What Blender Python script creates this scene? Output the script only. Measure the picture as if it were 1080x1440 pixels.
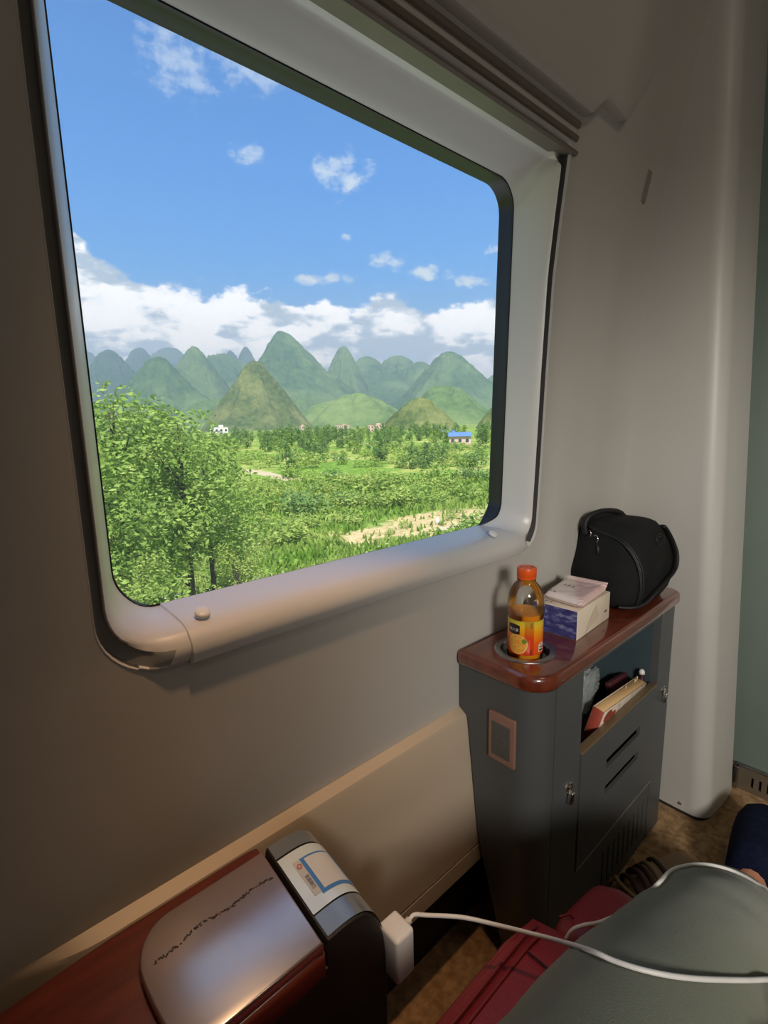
import bpy, bmesh, math, random
import numpy as np
from mathutils import Vector, Matrix, noise as mnoise

for o in list(bpy.data.objects):
    bpy.data.objects.remove(o, do_unlink=True)
SC = bpy.context.scene
COL = SC.collection
rnd = random.Random(7)
PI = math.pi

# ------------------------------------------------------------------ camera
CAM = Vector((0, 0, .963))
FPX = 700.0
RW = np.array([[0, 0, 0]] * 3, float)


def _axes():
    X = np.array([800., -145., FPX]); X /= np.linalg.norm(X)
    k = 100. / FPX
    D = np.array([k, -(X[0] * k + X[2]) / X[1], 1.]); D /= np.linalg.norm(D)
    if D[1] < 0: D = -D
    Z = -D
    return np.stack([X, np.cross(Z, X), Z])


RW = _axes()
cd = bpy.data.cameras.new('camera'); co = bpy.data.objects.new('camera', cd); COL.objects.link(co)
cd.sensor_fit = 'HORIZONTAL'; cd.sensor_width = 36; cd.lens = FPX / 1080 * 36
cd.clip_start = .01; cd.clip_end = 30000
r_ = Vector(RW @ np.array([1., 0, 0])); u_ = Vector(RW @ np.array([0, -1., 0])); b_ = Vector(RW @ np.array([0, 0, -1.]))
co.matrix_world = Matrix(((r_.x, u_.x, b_.x, CAM.x), (r_.y, u_.y, b_.y, CAM.y), (r_.z, u_.z, b_.z, CAM.z), (0, 0, 0, 1)))
SC.camera = co
SC.view_settings.view_transform = 'Standard'; SC.view_settings.look = 'None'
SC.view_settings.gamma = 1; SC.view_settings.use_curve_mapping = False
SC.view_settings.exposure = 0.0


# ------------------------------------------------------------------ node helpers
class V:
    """tiny expression wrapper over Math nodes"""
    def __init__(s, nt, sock): s.nt = nt; s.s = sock

    def _m(s, op, o=None, o2=None):
        n = s.nt.nodes.new('ShaderNodeMath'); n.operation = op
        for i, v in enumerate((s, o, o2)):
            if v is None: continue
            if isinstance(v, V): s.nt.links.new(v.s, n.inputs[i])
            else: n.inputs[i].default_value = v
        return V(s.nt, n.outputs[0])

    def __add__(s, o): return s._m('ADD', o)
    def __sub__(s, o): return s._m('SUBTRACT', o)
    def __mul__(s, o): return s._m('MULTIPLY', o)
    def __truediv__(s, o): return s._m('DIVIDE', o)
    def mx(s, o): return s._m('MAXIMUM', o)
    def mn(s, o): return s._m('MINIMUM', o)
    def sq(s): return s._m('MULTIPLY', s)
    def exp(s): return s._m('EXPONENT')

    def step(s, a, b):
        n = s.nt.nodes.new('ShaderNodeMapRange'); n.interpolation_type = 'SMOOTHSTEP'
        s.nt.links.new(s.s, n.inputs[0]); n.inputs[1].default_value = a; n.inputs[2].default_value = b
        return V(s.nt, n.outputs[0])


def ramp(nt, sock, stops, interp='LINEAR'):
    n = nt.nodes.new('ShaderNodeValToRGB'); cr = n.color_ramp; cr.interpolation = interp
    while len(cr.elements) < len(stops): cr.elements.new(.5)
    for e, (p, c) in zip(cr.elements, stops):
        e.position = p; e.color = (*c, 1)
    nt.links.new(sock, n.inputs[0]); return n.outputs[0]


def mixc(nt, f, a, b):
    n = nt.nodes.new('ShaderNodeMix'); n.data_type = 'RGBA'
    for i, v in ((0, f), (6, a), (7, b)):
        if isinstance(v, V): nt.links.new(v.s, n.inputs[i])
        elif hasattr(v, 'is_output'): nt.links.new(v, n.inputs[i])
        elif i == 0: n.inputs[0].default_value = v
        else: n.inputs[i].default_value = (*v, 1)
    return n.outputs[2]


def noise_n(nt, vec, scale, detail=4, rough=.5, dim='3D'):
    n = nt.nodes.new('ShaderNodeTexNoise'); n.inputs['Scale'].default_value = scale
    n.inputs['Detail'].default_value = detail; n.inputs['Roughness'].default_value = rough
    if vec is not None: nt.links.new(vec, n.inputs['Vector'])
    return V(nt, n.outputs['Fac'])


def comb(nt, x, y, z):
    n = nt.nodes.new('ShaderNodeCombineXYZ')
    for i, v in enumerate((x, y, z)):
        if isinstance(v, V): nt.links.new(v.s, n.inputs[i])
        else: n.inputs[i].default_value = v
    return n.outputs[0]


# ------------------------------------------------------------------ sky
def build_world():
    w = bpy.data.worlds.new('sky'); SC.world = w; w.use_nodes = True; nt = w.node_tree
    for n in list(nt.nodes): nt.nodes.remove(n)
    tc = nt.nodes.new('ShaderNodeTexCoord'); sp = nt.nodes.new('ShaderNodeSeparateXYZ')
    nt.links.new(tc.outputs['Generated'], sp.inputs[0])
    x, y, z = (V(nt, sp.outputs[i]) for i in range(3))
    el = z._m('ARCSINE') * (180 / PI)
    az = y._m('ARCTAN2', x) * (180 / PI)
    base = ramp(nt, (el / 90).s, [(0, (.30, .52, .80)), (.11, (.17, .46, .90)), (.17, (.065, .37, .95)), (.25, (.038, .285, .86)),
                                  (.37, (.030, .205, .66)), (.6, (.04, .16, .47)), (1, (.03, .12, .40))])
    # cumulus bank along the horizon
    n1 = noise_n(nt, comb(nt, az / 5.0, el / 3.0, 3.7), 1.0, 8, .58)
    n1b = noise_n(nt, comb(nt, az / 14, el / 9, 9.1), 1.0, 2, .5)
    hump = ((((az - 79.5) / 4.6).sq() * -1).exp()) * 5.6
    edge = hump + 13.2 + (n1b - .5) * 3.0
    bank = ((edge - el) * .42 + (n1 - .5) * 3.4).step(-.12, .30)
    sh = noise_n(nt, comb(nt, az / 4.2 + 4, el / 2.1 + .28, 1.3), 1.0, 7, .55)
    sh2 = noise_n(nt, comb(nt, az / 9.5, el / 3.2 + 7, 5.3), 1.0, 5, .55)
    grey = (sh * .62 + sh2 * .55).step(.555, .665)
    ccol = mixc(nt, grey, (1.5, 1.5, 1.5), (.52, .64, .78))
    col = mixc(nt, bank, base, ccol)
    # thin scattered puffs higher up
    blobs = [(52.0, 24.2, 3.6, 2.2), (61.2, 25.3, 2.2, 1.2), (67.5, 31.0, 4.6, 3.2), (60.5, 31.5, 5.2, 2.6), (47.4, 16.4, 2.6, 1.1),
             (43.2, 15.3, 2.8, 1.2), (54.5, 15.0, 4.6, .8), (51.5, 18.8, 1.0, .8), (35.5, 17.2, 2.0, .9), (38.5, 14.4, 2.6, .9)]
    m = None
    for a, e, ra, re in blobs:
        g = ((((az - a) / ra).sq() + ((el - e) / re).sq()) * -1).exp()
        m = g if m is None else m.mx(g)
    n2 = noise_n(nt, comb(nt, az / 2.3, el / 1.5, 21.0), 1.0, 8, .62)
    n3 = noise_n(nt, comb(nt, az / 9 + 3, el / 6, 4.0), 1.0, 5, .6)
    over = el.step(34, 44) * n3.step(.40, .62)                # broken cloud overhead
    puff = (m * 1.25 + (n2 - .5) * 3.0 - .62).step(0, .85) * m.step(.10, .45)
    high = el.step(20, 29)
    puff = (puff * (high * -.42 + .88)).mx(over * .8)
    col = mixc(nt, puff, col, (.84, .93, .98))
    bg = nt.nodes.new('ShaderNodeBackground'); nt.links.new(col, bg.inputs[0]); bg.inputs[1].default_value = 1.0
    out = nt.nodes.new('ShaderNodeOutputWorld'); nt.links.new(bg.outputs[0], out.inputs[0])
    w.cycles.sampling_method = 'MANUAL'; w.cycles.sample_map_resolution = 1024


build_world()
sd = bpy.data.lights.new('sun', 'SUN'); so = bpy.data.objects.new('sun', sd); COL.objects.link(so)
sd.energy = 7.6; sd.angle = .01; sd.color = (1, .95, .86)
sun_dir = Vector((math.cos(math.radians(-122)) * math.cos(math.radians(56)), math.sin(math.radians(-122)) * math.cos(math.radians(56)), math.sin(math.radians(56))))
so.rotation_euler = sun_dir.to_track_quat('Z', 'Y').to_euler()


# ------------------------------------------------------------------ materials
def mat(name, c1, c2=None, rough=.5, metal=0., scale=12., detail=4, bump=0., bscale=120., coat=0., coat_ior=1.5, coat_rough=.03,
        spec=.5, trans=0., sheen=0., stretch=None, lo=.35, hi=.65, sss=0.):
    m = bpy.data.materials.new(name); m.use_nodes = True; nt = m.node_tree
    p = nt.nodes['Principled BSDF']
    tc = nt.nodes.new('ShaderNodeTexCoord'); vec = tc.outputs['Object']
    if stretch:
        mp = nt.nodes.new('ShaderNodeMapping'); mp.inputs['Scale'].default_value = stretch
        nt.links.new(vec, mp.inputs[0]); vec = mp.outputs[0]
    if c2 is None: c2 = tuple(c * .88 for c in c1)
    n = noise_n(nt, vec, scale, detail, .55)
    nt.links.new(ramp(nt, n.s, [(lo, c1), (hi, c2)]), p.inputs['Base Color'])
    p.inputs['Roughness'].default_value = rough; p.inputs['Metallic'].default_value = metal
    p.inputs['Specular IOR Level'].default_value = spec
    p.inputs['Coat Weight'].default_value = coat; p.inputs['Coat IOR'].default_value = coat_ior
    p.inputs['Coat Roughness'].default_value = coat_rough
    if sheen: p.inputs['Sheen Weight'].default_value = sheen
    if trans: p.inputs['Transmission Weight'].default_value = trans
    if sss:
        p.inputs['Subsurface Weight'].default_value = sss; p.inputs['Subsurface Scale'].default_value = .01
    if bump:
        bn = nt.nodes.new('ShaderNodeBump'); bn.inputs['Strength'].default_value = bump; bn.inputs['Distance'].default_value = .002
        b = noise_n(nt, vec, bscale, 3, .6); nt.links.new(b.s, bn.inputs['Height']); nt.links.new(bn.outputs[0], p.inputs['Normal'])
    return m


def clear_mat(name, tint=(1, 1, 1), gloss=.5, rough=.02, ior=1.5):
    """thin clear sheet: see-through with a Fresnel gloss"""
    m = bpy.data.materials.new(name); m.use_nodes = True; nt = m.node_tree
    for n in list(nt.nodes): nt.nodes.remove(n)
    t = nt.nodes.new('ShaderNodeBsdfTransparent'); t.inputs[0].default_value = (*tint, 1)
    g = nt.nodes.new('ShaderNodeBsdfGlossy'); g.inputs['Roughness'].default_value = rough
    f = nt.nodes.new('ShaderNodeFresnel'); f.inputs[0].default_value = ior
    k = V(nt, f.outputs[0]) * gloss
    mx = nt.nodes.new('ShaderNodeMixShader'); nt.links.new(k.s, mx.inputs[0]); nt.links.new(t.outputs[0], mx.inputs[1]); nt.links.new(g.outputs[0], mx.inputs[2])
    o = nt.nodes.new('ShaderNodeOutputMaterial'); nt.links.new(mx.outputs[0], o.inputs[0])
    return m


def glass_mat():
    m = clear_mat('window_glass', (.985, .995, .99), .12, .0); nt = m.node_tree
    out = [n for n in nt.nodes if n.type == 'OUTPUT_MATERIAL'][0]; src = out.inputs[0].links[0].from_socket
    t = nt.nodes.new('ShaderNodeBsdfTranslucent'); t.inputs[0].default_value = (.95, 1, .95, 1)
    mx = nt.nodes.new('ShaderNodeMixShader'); mx.inputs[0].default_value = .035
    nt.links.new(src, mx.inputs[1]); nt.links.new(t.outputs[0], mx.inputs[2]); nt.links.new(mx.outputs[0], out.inputs[0])
    return m


def leaf_mat(name, c1, c2, scale=.6, tr=.35):
    m = bpy.data.materials.new(name); m.use_nodes = True; nt = m.node_tree
    for n in list(nt.nodes): nt.nodes.remove(n)
    geo = nt.nodes.new('ShaderNodeNewGeometry')
    n = noise_n(nt, geo.outputs['Position'], scale, 4, .6)
    c = ramp(nt, n.s, [(.36, c1), (.64, c2)])
    d = nt.nodes.new('ShaderNodeBsdfDiffuse'); t = nt.nodes.new('ShaderNodeBsdfTranslucent')
    nt.links.new(c, d.inputs[0]); nt.links.new(c, t.inputs[0])
    mx = nt.nodes.new('ShaderNodeMixShader'); mx.inputs[0].default_value = tr
    nt.links.new(d.outputs[0], mx.inputs[1]); nt.links.new(t.outputs[0], mx.inputs[2])
    o = nt.nodes.new('ShaderNodeOutputMaterial'); nt.links.new(mx.outputs[0], o.inputs[0])
    return m


def emit_mat(name, c, s):
    m = bpy.data.materials.new(name); m.use_nodes = True; p = m.node_tree.nodes['Principled BSDF']
    p.inputs['Emission Color'].default_value = (*c, 1); p.inputs['Emission Strength'].default_value = s
    p.inputs['Base Color'].default_value = (.8, .8, .8, 1)
    return m


M = {}
M['wall'] = mat('wall_plastic', (.50, .485, .46), (.47, .455, .43), rough=.42, scale=3, bump=.05, bscale=600)
M['surround'] = mat('surround_plastic', (.62, .61, .60), (.59, .58, .57), rough=.33, scale=3)
M['slot'] = mat('slot_shade', (.07, .07, .07), rough=.6)  # shade on the blind slot's outer wall, put into a dark grey
M['track'] = mat('track_shade', (.30, .30, .295), rough=.5)  # surround plastic darkened: shade in the blind groove put into the colour
M['rubber'] = mat('black_rubber', (.006, .006, .008), rough=.45)
M['rail'] = mat('rail_grey', (.17, .145, .12), rough=.45)
M['lower'] = mat('lower_panel', (.50, .42, .33), (.46, .39, .30), rough=.42, scale=3)
M['carpet'] = mat('carpet', (.48, .31, .165), (.27, .165, .085), rough=.95, scale=55, detail=6, bump=1.0, bscale=420, spec=.1, lo=.38, hi=.62)
M['dark'] = mat('dark_recess', (.02, .017, .015), rough=.8)
M['partition'] = mat('partition', (.17, .21, .18), (.15, .19, .165), rough=.35, scale=2)
M['steel'] = mat('brushed_steel', (.42, .41, .40), (.34, .33, .32), rough=.32, metal=1, scale=30, stretch=(1, 1, 8))
M['chrome'] = mat('chrome', (.75, .73, .70), rough=.12, metal=1)
M['bronze'] = mat('vent_bronze', (.20, .16, .12), rough=.45, metal=.4)
M['cab'] = mat('cabinet_grey', (.078, .084, .088), (.070, .076, .080), rough=.42, scale=6, bump=.1, bscale=900)
M['cab_in'] = mat('cabinet_inside', (.05, .075, .09), (.04, .062, .075), rough=.5)
M['wood'] = mat('lacquered_wood', (.19, .036, .014), (.085, .015, .007), rough=.3, scale=9, detail=6, coat=1, coat_ior=1.6, coat_rough=.03, stretch=(1, 7, 7), lo=.3, hi=.7)
M['wood2'] = mat('armrest_wood', (.17, .026, .010), (.09, .013, .006), rough=.35, scale=14, detail=6, coat=.6, coat_ior=1.5, coat_rough=.12, stretch=(1, 7, 7), lo=.3, hi=.7)
M['lid'] = mat('armrest_lid_lacquer', (.17, .045, .022), (.10, .022, .012), rough=.25, scale=9, detail=6, coat=1, coat_ior=6.0, coat_rough=.25, stretch=(1, 7, 7), lo=.3, hi=.7)
M['blackplastic'] = mat('black_plastic', (.014, .013, .012), rough=.5, bump=.3, bscale=700)
M['capgrey'] = mat('grey_cap', (.12, .13, .14), rough=.3, coat=1, coat_ior=2.6, coat_rough=.2)
M['white'] = mat('white_plastic', (.80, .79, .77), rough=.35)
M['cable'] = mat('cable_white', (.78, .76, .74), rough=.4)
M['leather'] = mat('red_leather', (.30, .020, .034), (.24, .014, .026), rough=.36, scale=9, bump=.35, bscale=330)
M['piping'] = mat('red_piping', (.22, .012, .022), rough=.45)
M['trouser'] = mat('grey_green_cloth', (.185, .20, .155), (.15, .165, .125), rough=.9, scale=7, bump=.5, bscale=900, spec=.1, sheen=.2)
M['skin'] = mat('skin', (.62, .30, .18), (.56, .25, .15), rough=.5, scale=20, sss=.15)
M['navy'] = mat('navy_knit', (.012, .016, .045), (.007, .010, .030), rough=.9, scale=90, bump=.8, bscale=900, spec=.1)
M['bag'] = mat('black_fabric', (.010, .0105, .011), (.007, .0075, .008), rough=.75, scale=25, bump=.6, bscale=1100, spec=.25)
M['bagtrim'] = mat('black_webbing', (.006, .006, .007), rough=.6)


# ------------------------------------------------------------------ mesh helpers
def link(name, me, parent=None):
    o = bpy.data.objects.new(name, me); COL.objects.link(o)
    if parent is not None: o.parent = parent
    return o


def wloc(o):
    p = Vector((0, 0, 0))
    while o is not None:
        p += o.location; o = o.parent
    return p


def mesh(name, verts, faces, m, parent=None, smooth=False, origin=None):
    """one mesh object; verts in world space, stored relative to its parent (or to origin)"""
    off = wloc(parent) if parent is not None else Vector((0, 0, 0))
    if origin is not None and parent is None: off = Vector(origin)
    me = bpy.data.meshes.new(name)
    me.from_pydata([tuple(Vector(v) - off) for v in verts], [], faces); me.update()
    if m is not None: me.materials.append(m)
    if smooth:
        me.polygons.foreach_set('use_smooth', [True] * len(me.polygons))
    o = link(name, me, parent)
    if origin is not None and parent is None: o.location = origin
    return o


def from_bm(name, bm, m, parent=None, smooth=False, origin=None):
    off = wloc(parent) if parent is not None else Vector(origin or (0, 0, 0))
    bmesh.ops.translate(bm, verts=bm.verts, vec=-off)
    bmesh.ops.recalc_face_normals(bm, faces=bm.faces)
    me = bpy.data.meshes.new(name); bm.to_mesh(me); bm.free()
    if m is not None: me.materials.append(m)
    if smooth: me.polygons.foreach_set('use_smooth', [True] * len(me.polygons))
    o = link(name, me, parent)
    if parent is None and origin is not None: o.location = origin
    return o


def auto_smooth(o, ang=40):
    me = o.data
    me.polygons.foreach_set('use_smooth', [True] * len(me.polygons))
    bm = bmesh.new(); bm.from_mesh(me)
    a = math.radians(ang)
    for e in bm.edges:
        if len(e.link_faces) == 2 and e.calc_face_angle(0) > a: e.smooth = False
    bm.to_mesh(me); bm.free()
    return o


def empty(name, loc, label=None, cat=None, group=None):
    o = bpy.data.objects.new(name, None); COL.objects.link(o); o.location = loc; o.empty_display_size = .05
    tag(o, label, cat, group)
    return o


def tag(o, label=None, cat=None, group=None, kind=None):
    if label: o['label'] = label
    if cat: o['category'] = cat
    if group: o['group'] = group
    if kind: o['kind'] = kind
    return o


def rbox(name, c, s, r, m, parent=None, seg=3, rot=None, origin=None, fn=None):
    bm = bmesh.new(); bmesh.ops.create_cube(bm, size=1)
    bmesh.ops.scale(bm, verts=bm.verts, vec=s)
    if r > 0: bmesh.ops.bevel(bm, geom=bm.edges[:], offset=r, segments=seg, affect='EDGES', profile=.5)
    if fn:
        for v in bm.verts: v.co = fn(v.co)
    if rot is not None: bmesh.ops.rotate(bm, verts=bm.verts, matrix=rot)
    bmesh.ops.translate(bm, verts=bm.verts, vec=c)
    o = from_bm(name, bm, m, parent, origin=origin)
    if r > 0: auto_smooth(o, 50)
    return o


def lathe(name, prof, c, m, parent=None, n=48, smooth=True, close=False):
    vs, fs = [], []
    for (r, z) in prof:
        for k in range(n):
            a = 2 * PI * k / n
            vs.append((c[0] + r * math.cos(a), c[1] + r * math.sin(a), c[2] + z))
    L = len(prof)
    for i in range(L - 1):
        for k in range(n):
            k2 = (k + 1) % n
            fs.append((i * n + k, i * n + k2, (i + 1) * n + k2, (i + 1) * n + k))
    if prof[0][0] > 1e-6 and close: fs.append(tuple(range(n - 1, -1, -1)))
    if prof[-1][0] > 1e-6 and close: fs.append(tuple((L - 1) * n + k for k in range(n)))
    o = mesh(name, vs, fs, m, parent)
    return auto_smooth(o, 45) if smooth else o


def tube(name, pts, r, m, parent=None, n=10, closed=False, flat=None, origin=None):
    pts = [Vector(p) for p in pts]; L = len(pts)
    vs, fs = [], []; up = Vector((0, 0, 1)); prev = None
    for i, p in enumerate(pts):
        a = pts[(i - 1) % L] if (closed or i > 0) else p
        b = pts[(i + 1) % L] if (closed or i < L - 1) else p
        t = (b - a).normalized()
        if prev is None:
            x = t.cross(up)
            if x.length < 1e-3: x = t.cross(Vector((1, 0, 0)))
        else: x = prev - t * prev.dot(t)
        x.normalize(); prev = x; y = t.cross(x)
        rr = r(i / (L - 1)) if callable(r) else r
        for k in range(n):
            ang = 2 * PI * k / n
            vs.append(p + x * (math.cos(ang) * rr * (flat or 1)) + y * (math.sin(ang) * rr))
    for i in range(L if closed else L - 1):
        j = (i + 1) % L
        for k in range(n):
            k2 = (k + 1) % n
            fs.append((i * n + k, i * n + k2, j * n + k2, j * n + k))
    if not closed:
        fs.append(tuple(range(n - 1, -1, -1))); fs.append(tuple((L - 1) * n + k for k in range(n)))
    return mesh(name, vs, fs, m, parent, smooth=True, origin=origin)


def spline(pts, n=12):
    """Catmull-Rom through points"""
    P = [Vector(p) for p in pts]; P = [P[0] * 2 - P[1]] + P + [P[-1] * 2 - P[-2]]
    out = []
    for i in range(1, len(P) - 2):
        for k in range(n):
            t = k / n; a, b, c, d = P[i - 1:i + 3]
            out.append(.5 * ((2 * b) + (c - a) * t + (2 * a - 5 * b + 4 * c - d) * t * t + (3 * b - a - 3 * c + d) * t ** 3))
    out.append(P[-2]); return out


def sstep(a, b, x):
    t = min(1, max(0, (x - a) / (b - a))); return t * t * (3 - 2 * t)


def interp(tbl, x):
    if x <= tbl[0][0]: return tbl[0][1]
    for (a, u), (b, v) in zip(tbl, tbl[1:]):
        if x <= b: return u + (v - u) * (x - a) / (b - a)
    return tbl[-1][1]


def prism(name, outline, z0, z1, m, parent=None, bevel=0, seg=3, axis='z', origin=None, smooth=35):
    """closed outline (2D) extruded; axis z -> (x,y), axis y -> outline is (x,z), axis x -> outline is (y,z)"""
    bm = bmesh.new()
    def P(a, b, h): return {'z': (a, b, h), 'y': (a, h, b), 'x': (h, a, b)}[axis]
    bot = [bm.verts.new(P(a, b, z0)) for a, b in outline]; top = [bm.verts.new(P(a, b, z1)) for a, b in outline]
    n = len(outline)
    fb = bm.faces.new(bot[::-1]); ft = bm.faces.new(top)
    for i in range(n): bm.faces.new((bot[i], bot[(i + 1) % n], top[(i + 1) % n], top[i]))
    bm.normal_update()
    if bevel:
        ed = [e for e in bm.edges if (e in ft.edges[:] or e in fb.edges[:])]
        bmesh.ops.bevel(bm, geom=ed, offset=bevel, segments=seg, affect='EDGES', profile=.5)
    o = from_bm(name, bm, m, parent, origin=origin)
    return auto_smooth(o, smooth)


def plate(name, xs, zs, holes, y0, y1, m, parent=None, axis='y'):
    """flat panel of cells in x and z with some cells left out (true openings), between depths y0 and y1"""
    idx, vs, fs = {}, [], []
    def P(a, b, h): return (a, h, b) if axis == 'y' else (h, a, b)
    def vid(i, k, s):
        key = (i, k, s)
        if key not in idx:
            idx[key] = len(vs); vs.append(P(xs[i], zs[k], y0 if s == 0 else y1))
        return idx[key]
    solid = lambda i, k: 0 <= i < len(xs) - 1 and 0 <= k < len(zs) - 1 and (i, k) not in holes
    for i in range(len(xs) - 1):
        for k in range(len(zs) - 1):
            if not solid(i, k): continue
            fs.append((vid(i, k, 0), vid(i + 1, k, 0), vid(i + 1, k + 1, 0), vid(i, k + 1, 0)))
            fs.append((vid(i, k, 1), vid(i, k + 1, 1), vid(i + 1, k + 1, 1), vid(i + 1, k, 1)))
            for (di, dk, a, b) in ((-1, 0, (0, 0), (0, 1)), (1, 0, (1, 0), (1, 1)), (0, -1, (0, 0), (1, 0)), (0, 1, (0, 1), (1, 1))):
                if not solid(i + di, k + dk):
                    A = (i + a[0], k + a[1]); B = (i + b[0], k + b[1])
                    fs.append((vid(*A, 0), vid(*B, 0), vid(*B, 1), vid(*A, 1)))
    o = mesh(name, vs, fs, m, parent)
    bm = bmesh.new(); bm.from_mesh(o.data); bmesh.ops.recalc_face_normals(bm, faces=bm.faces); bm.to_mesh(o.data); bm.free()
    return o


def text_faces(body, size):
    cu = bpy.data.curves.new('txt', 'FONT'); cu.body = body; cu.size = size; cu.align_x = 'CENTER'; cu.align_y = 'CENTER'
    ob = bpy.data.objects.new('txt', cu); COL.objects.link(ob)
    dg = bpy.context.evaluated_depsgraph_get(); ev = ob.evaluated_get(dg); me = ev.to_mesh()
    vs = [tuple(v.co) for v in me.vertices]; fs = [tuple(p.vertices) for p in me.polygons]
    ev.to_mesh_clear(); bpy.data.objects.remove(ob, do_unlink=True); bpy.data.curves.remove(cu)
    return vs, fs


# ------------------------------------------------------------------ the compartment shell
XB = 1.244      # bulkhead
YW = [(0, .47), (.2, .47), (.460, .4985), (.4655, .501), (.4725, .516), (.74, .516), (.9, .509), (1.04, .504), (1.21, .496), (1.30, .486),
      (1.45, .467), (1.54, .445), (1.66, .422), (1.76, .405), (1.9, .36), (2.02, .27), (2.1, .15), (2.14, 0)]
YUP = [(0, .516)] + [t for t in YW if t[0] >= .472]


def ridge(x, z):
    s = .052 * max(0, z - .7)          # the soft crease drifts forward with height
    a = sstep(.868, .925 + s, x) * (1 - sstep(1.02 + s, 1.16, x))
    return -.010 * a * sstep(.5, .6, z)


def yup(x, z): return interp(YUP, z) + ridge(x, z)
def ylow(x, z):
    k = sstep(-.02, .06, x)
    return interp(YUP, z) * (1 - k) + interp(YW, z) * k


def rrect(x0, x1, z0, z1, r, N=10, Ms=24):
    """rounded rectangle, counter-clockwise from bottom left; yields (x, z, w_sill, w_top)"""
    rBL, rBR, rTR, rTL = r
    out = []
    def side(a, b, ws, wt):
        for k in range(Ms):
            t = k / Ms; out.append((a[0] + (b[0] - a[0]) * t, a[1] + (b[1] - a[1]) * t, ws, wt))
    def arc(cx, cz, rr, a0, f):
        for k in range(N):
            t = k / N; a = math.radians(a0 + 90 * t); w = f(t)
            out.append((cx + rr * math.cos(a), cz + rr * math.sin(a), *w))
    side((x0 + rBL, z0), (x1 - rBR, z0), 1, 0)
    arc(x1 - rBR, z0 + rBR, rBR, -90, lambda t: (1 - sstep(.0, .55, t), 0))
    side((x1, z0 + rBR), (x1, z1 - rTR), 0, 0)
    arc(x1 - rTR, z1 - rTR, rTR, 0, lambda t: (0, sstep(.1, .8, t)))
    side((x1 - rTR, z1), (x0 + rTL, z1), 0, 1)
    arc(x0 + rTL, z1 - rTL, rTL, 90, lambda t: (0, 1 - sstep(.2, .9, t)))
    side((x0, z1 - rTL), (x0, z0 + rBL), 0, 0)
    arc(x0 + rBL, z0 + rBL, rBL, 180, lambda t: (sstep(.35, 1., t), 0))
    return out


OUT = rrect(.086, .857, .717, 1.415, (.062, .045, .012, .02))
INN = rrect(.120, .817, .766, 1.371, (.050, .040, .045, .04))
def yback(z): return .575 - (z - .765) * .03


def build_wall_left():
    n = len(OUT); R = 12
    X0, X1, Z0, Z1 = -1.3, XB + .004, .474, 2.14
    big = rrect(X0, X1, Z0, Z1, (0, 0, 0, 0))
    vs, fs = [], []
    for j in range(R + 1):
        t = (j / R) ** 1.6
        for a, b in zip(OUT, big):
            x = a[0] + (b[0] - a[0]) * t; z = a[1] + (b[1] - a[1]) * t
            vs.append((x, yup(x, z), z))
    for j in range(R):
        for k in range(n):
            k2 = (k + 1) % n
            fs.append((j * n + k, j * n + k2, (j + 1) * n + k2, (j + 1) * n + k))
    o = mesh('wall_left', vs, fs, M['wall'], smooth=True)
    tag(o, 'pale plastic train side wall around the window', kind='structure')
    # lower panel: ledge, slanted panel, bottom strip
    prof = [(.474, 0), (.4725, 0), (.469, .5), (.4655, 1.0), (.460, 1.0), (.40, 1), (.33, 1), (.26, 1), (.2265, 1), (.2255, .97), (.2235, .97), (.2225, 1), (.198, 1), (.194, .98)]
    xs = [-1.3, -.6, -.2, -.03, -.015, 0, .015, .03, .045, .06, .1, .2, .3, .4, .5, .6, .7, .8, .9, 1.0, 1.1, 1.2, XB]
    vs, fs = [], []
    for x in xs:
        for z, k in prof:
            y = ylow(x, z)
            if k == .97: y += .004
            vs.append((x, y, z))
        vs.append((x, .53, .194)); vs.append((x, .53, 0))
    L = len(prof) + 2
    for i in range(len(xs) - 1):
        for k in range(L - 1): fs.append((i * L + k, (i + 1) * L + k, (i + 1) * L + k + 1, i * L + k + 1))
    o2 = mesh('lower_panel', vs, fs, M['lower'], o); auto_smooth(o2, 30)
    o2.data.materials.append(M['dark'])
    for p in o2.data.polygons:
        if p.center.z < .193: p.material_index = 1
    return o


WALL = build_wall_left()


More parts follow.
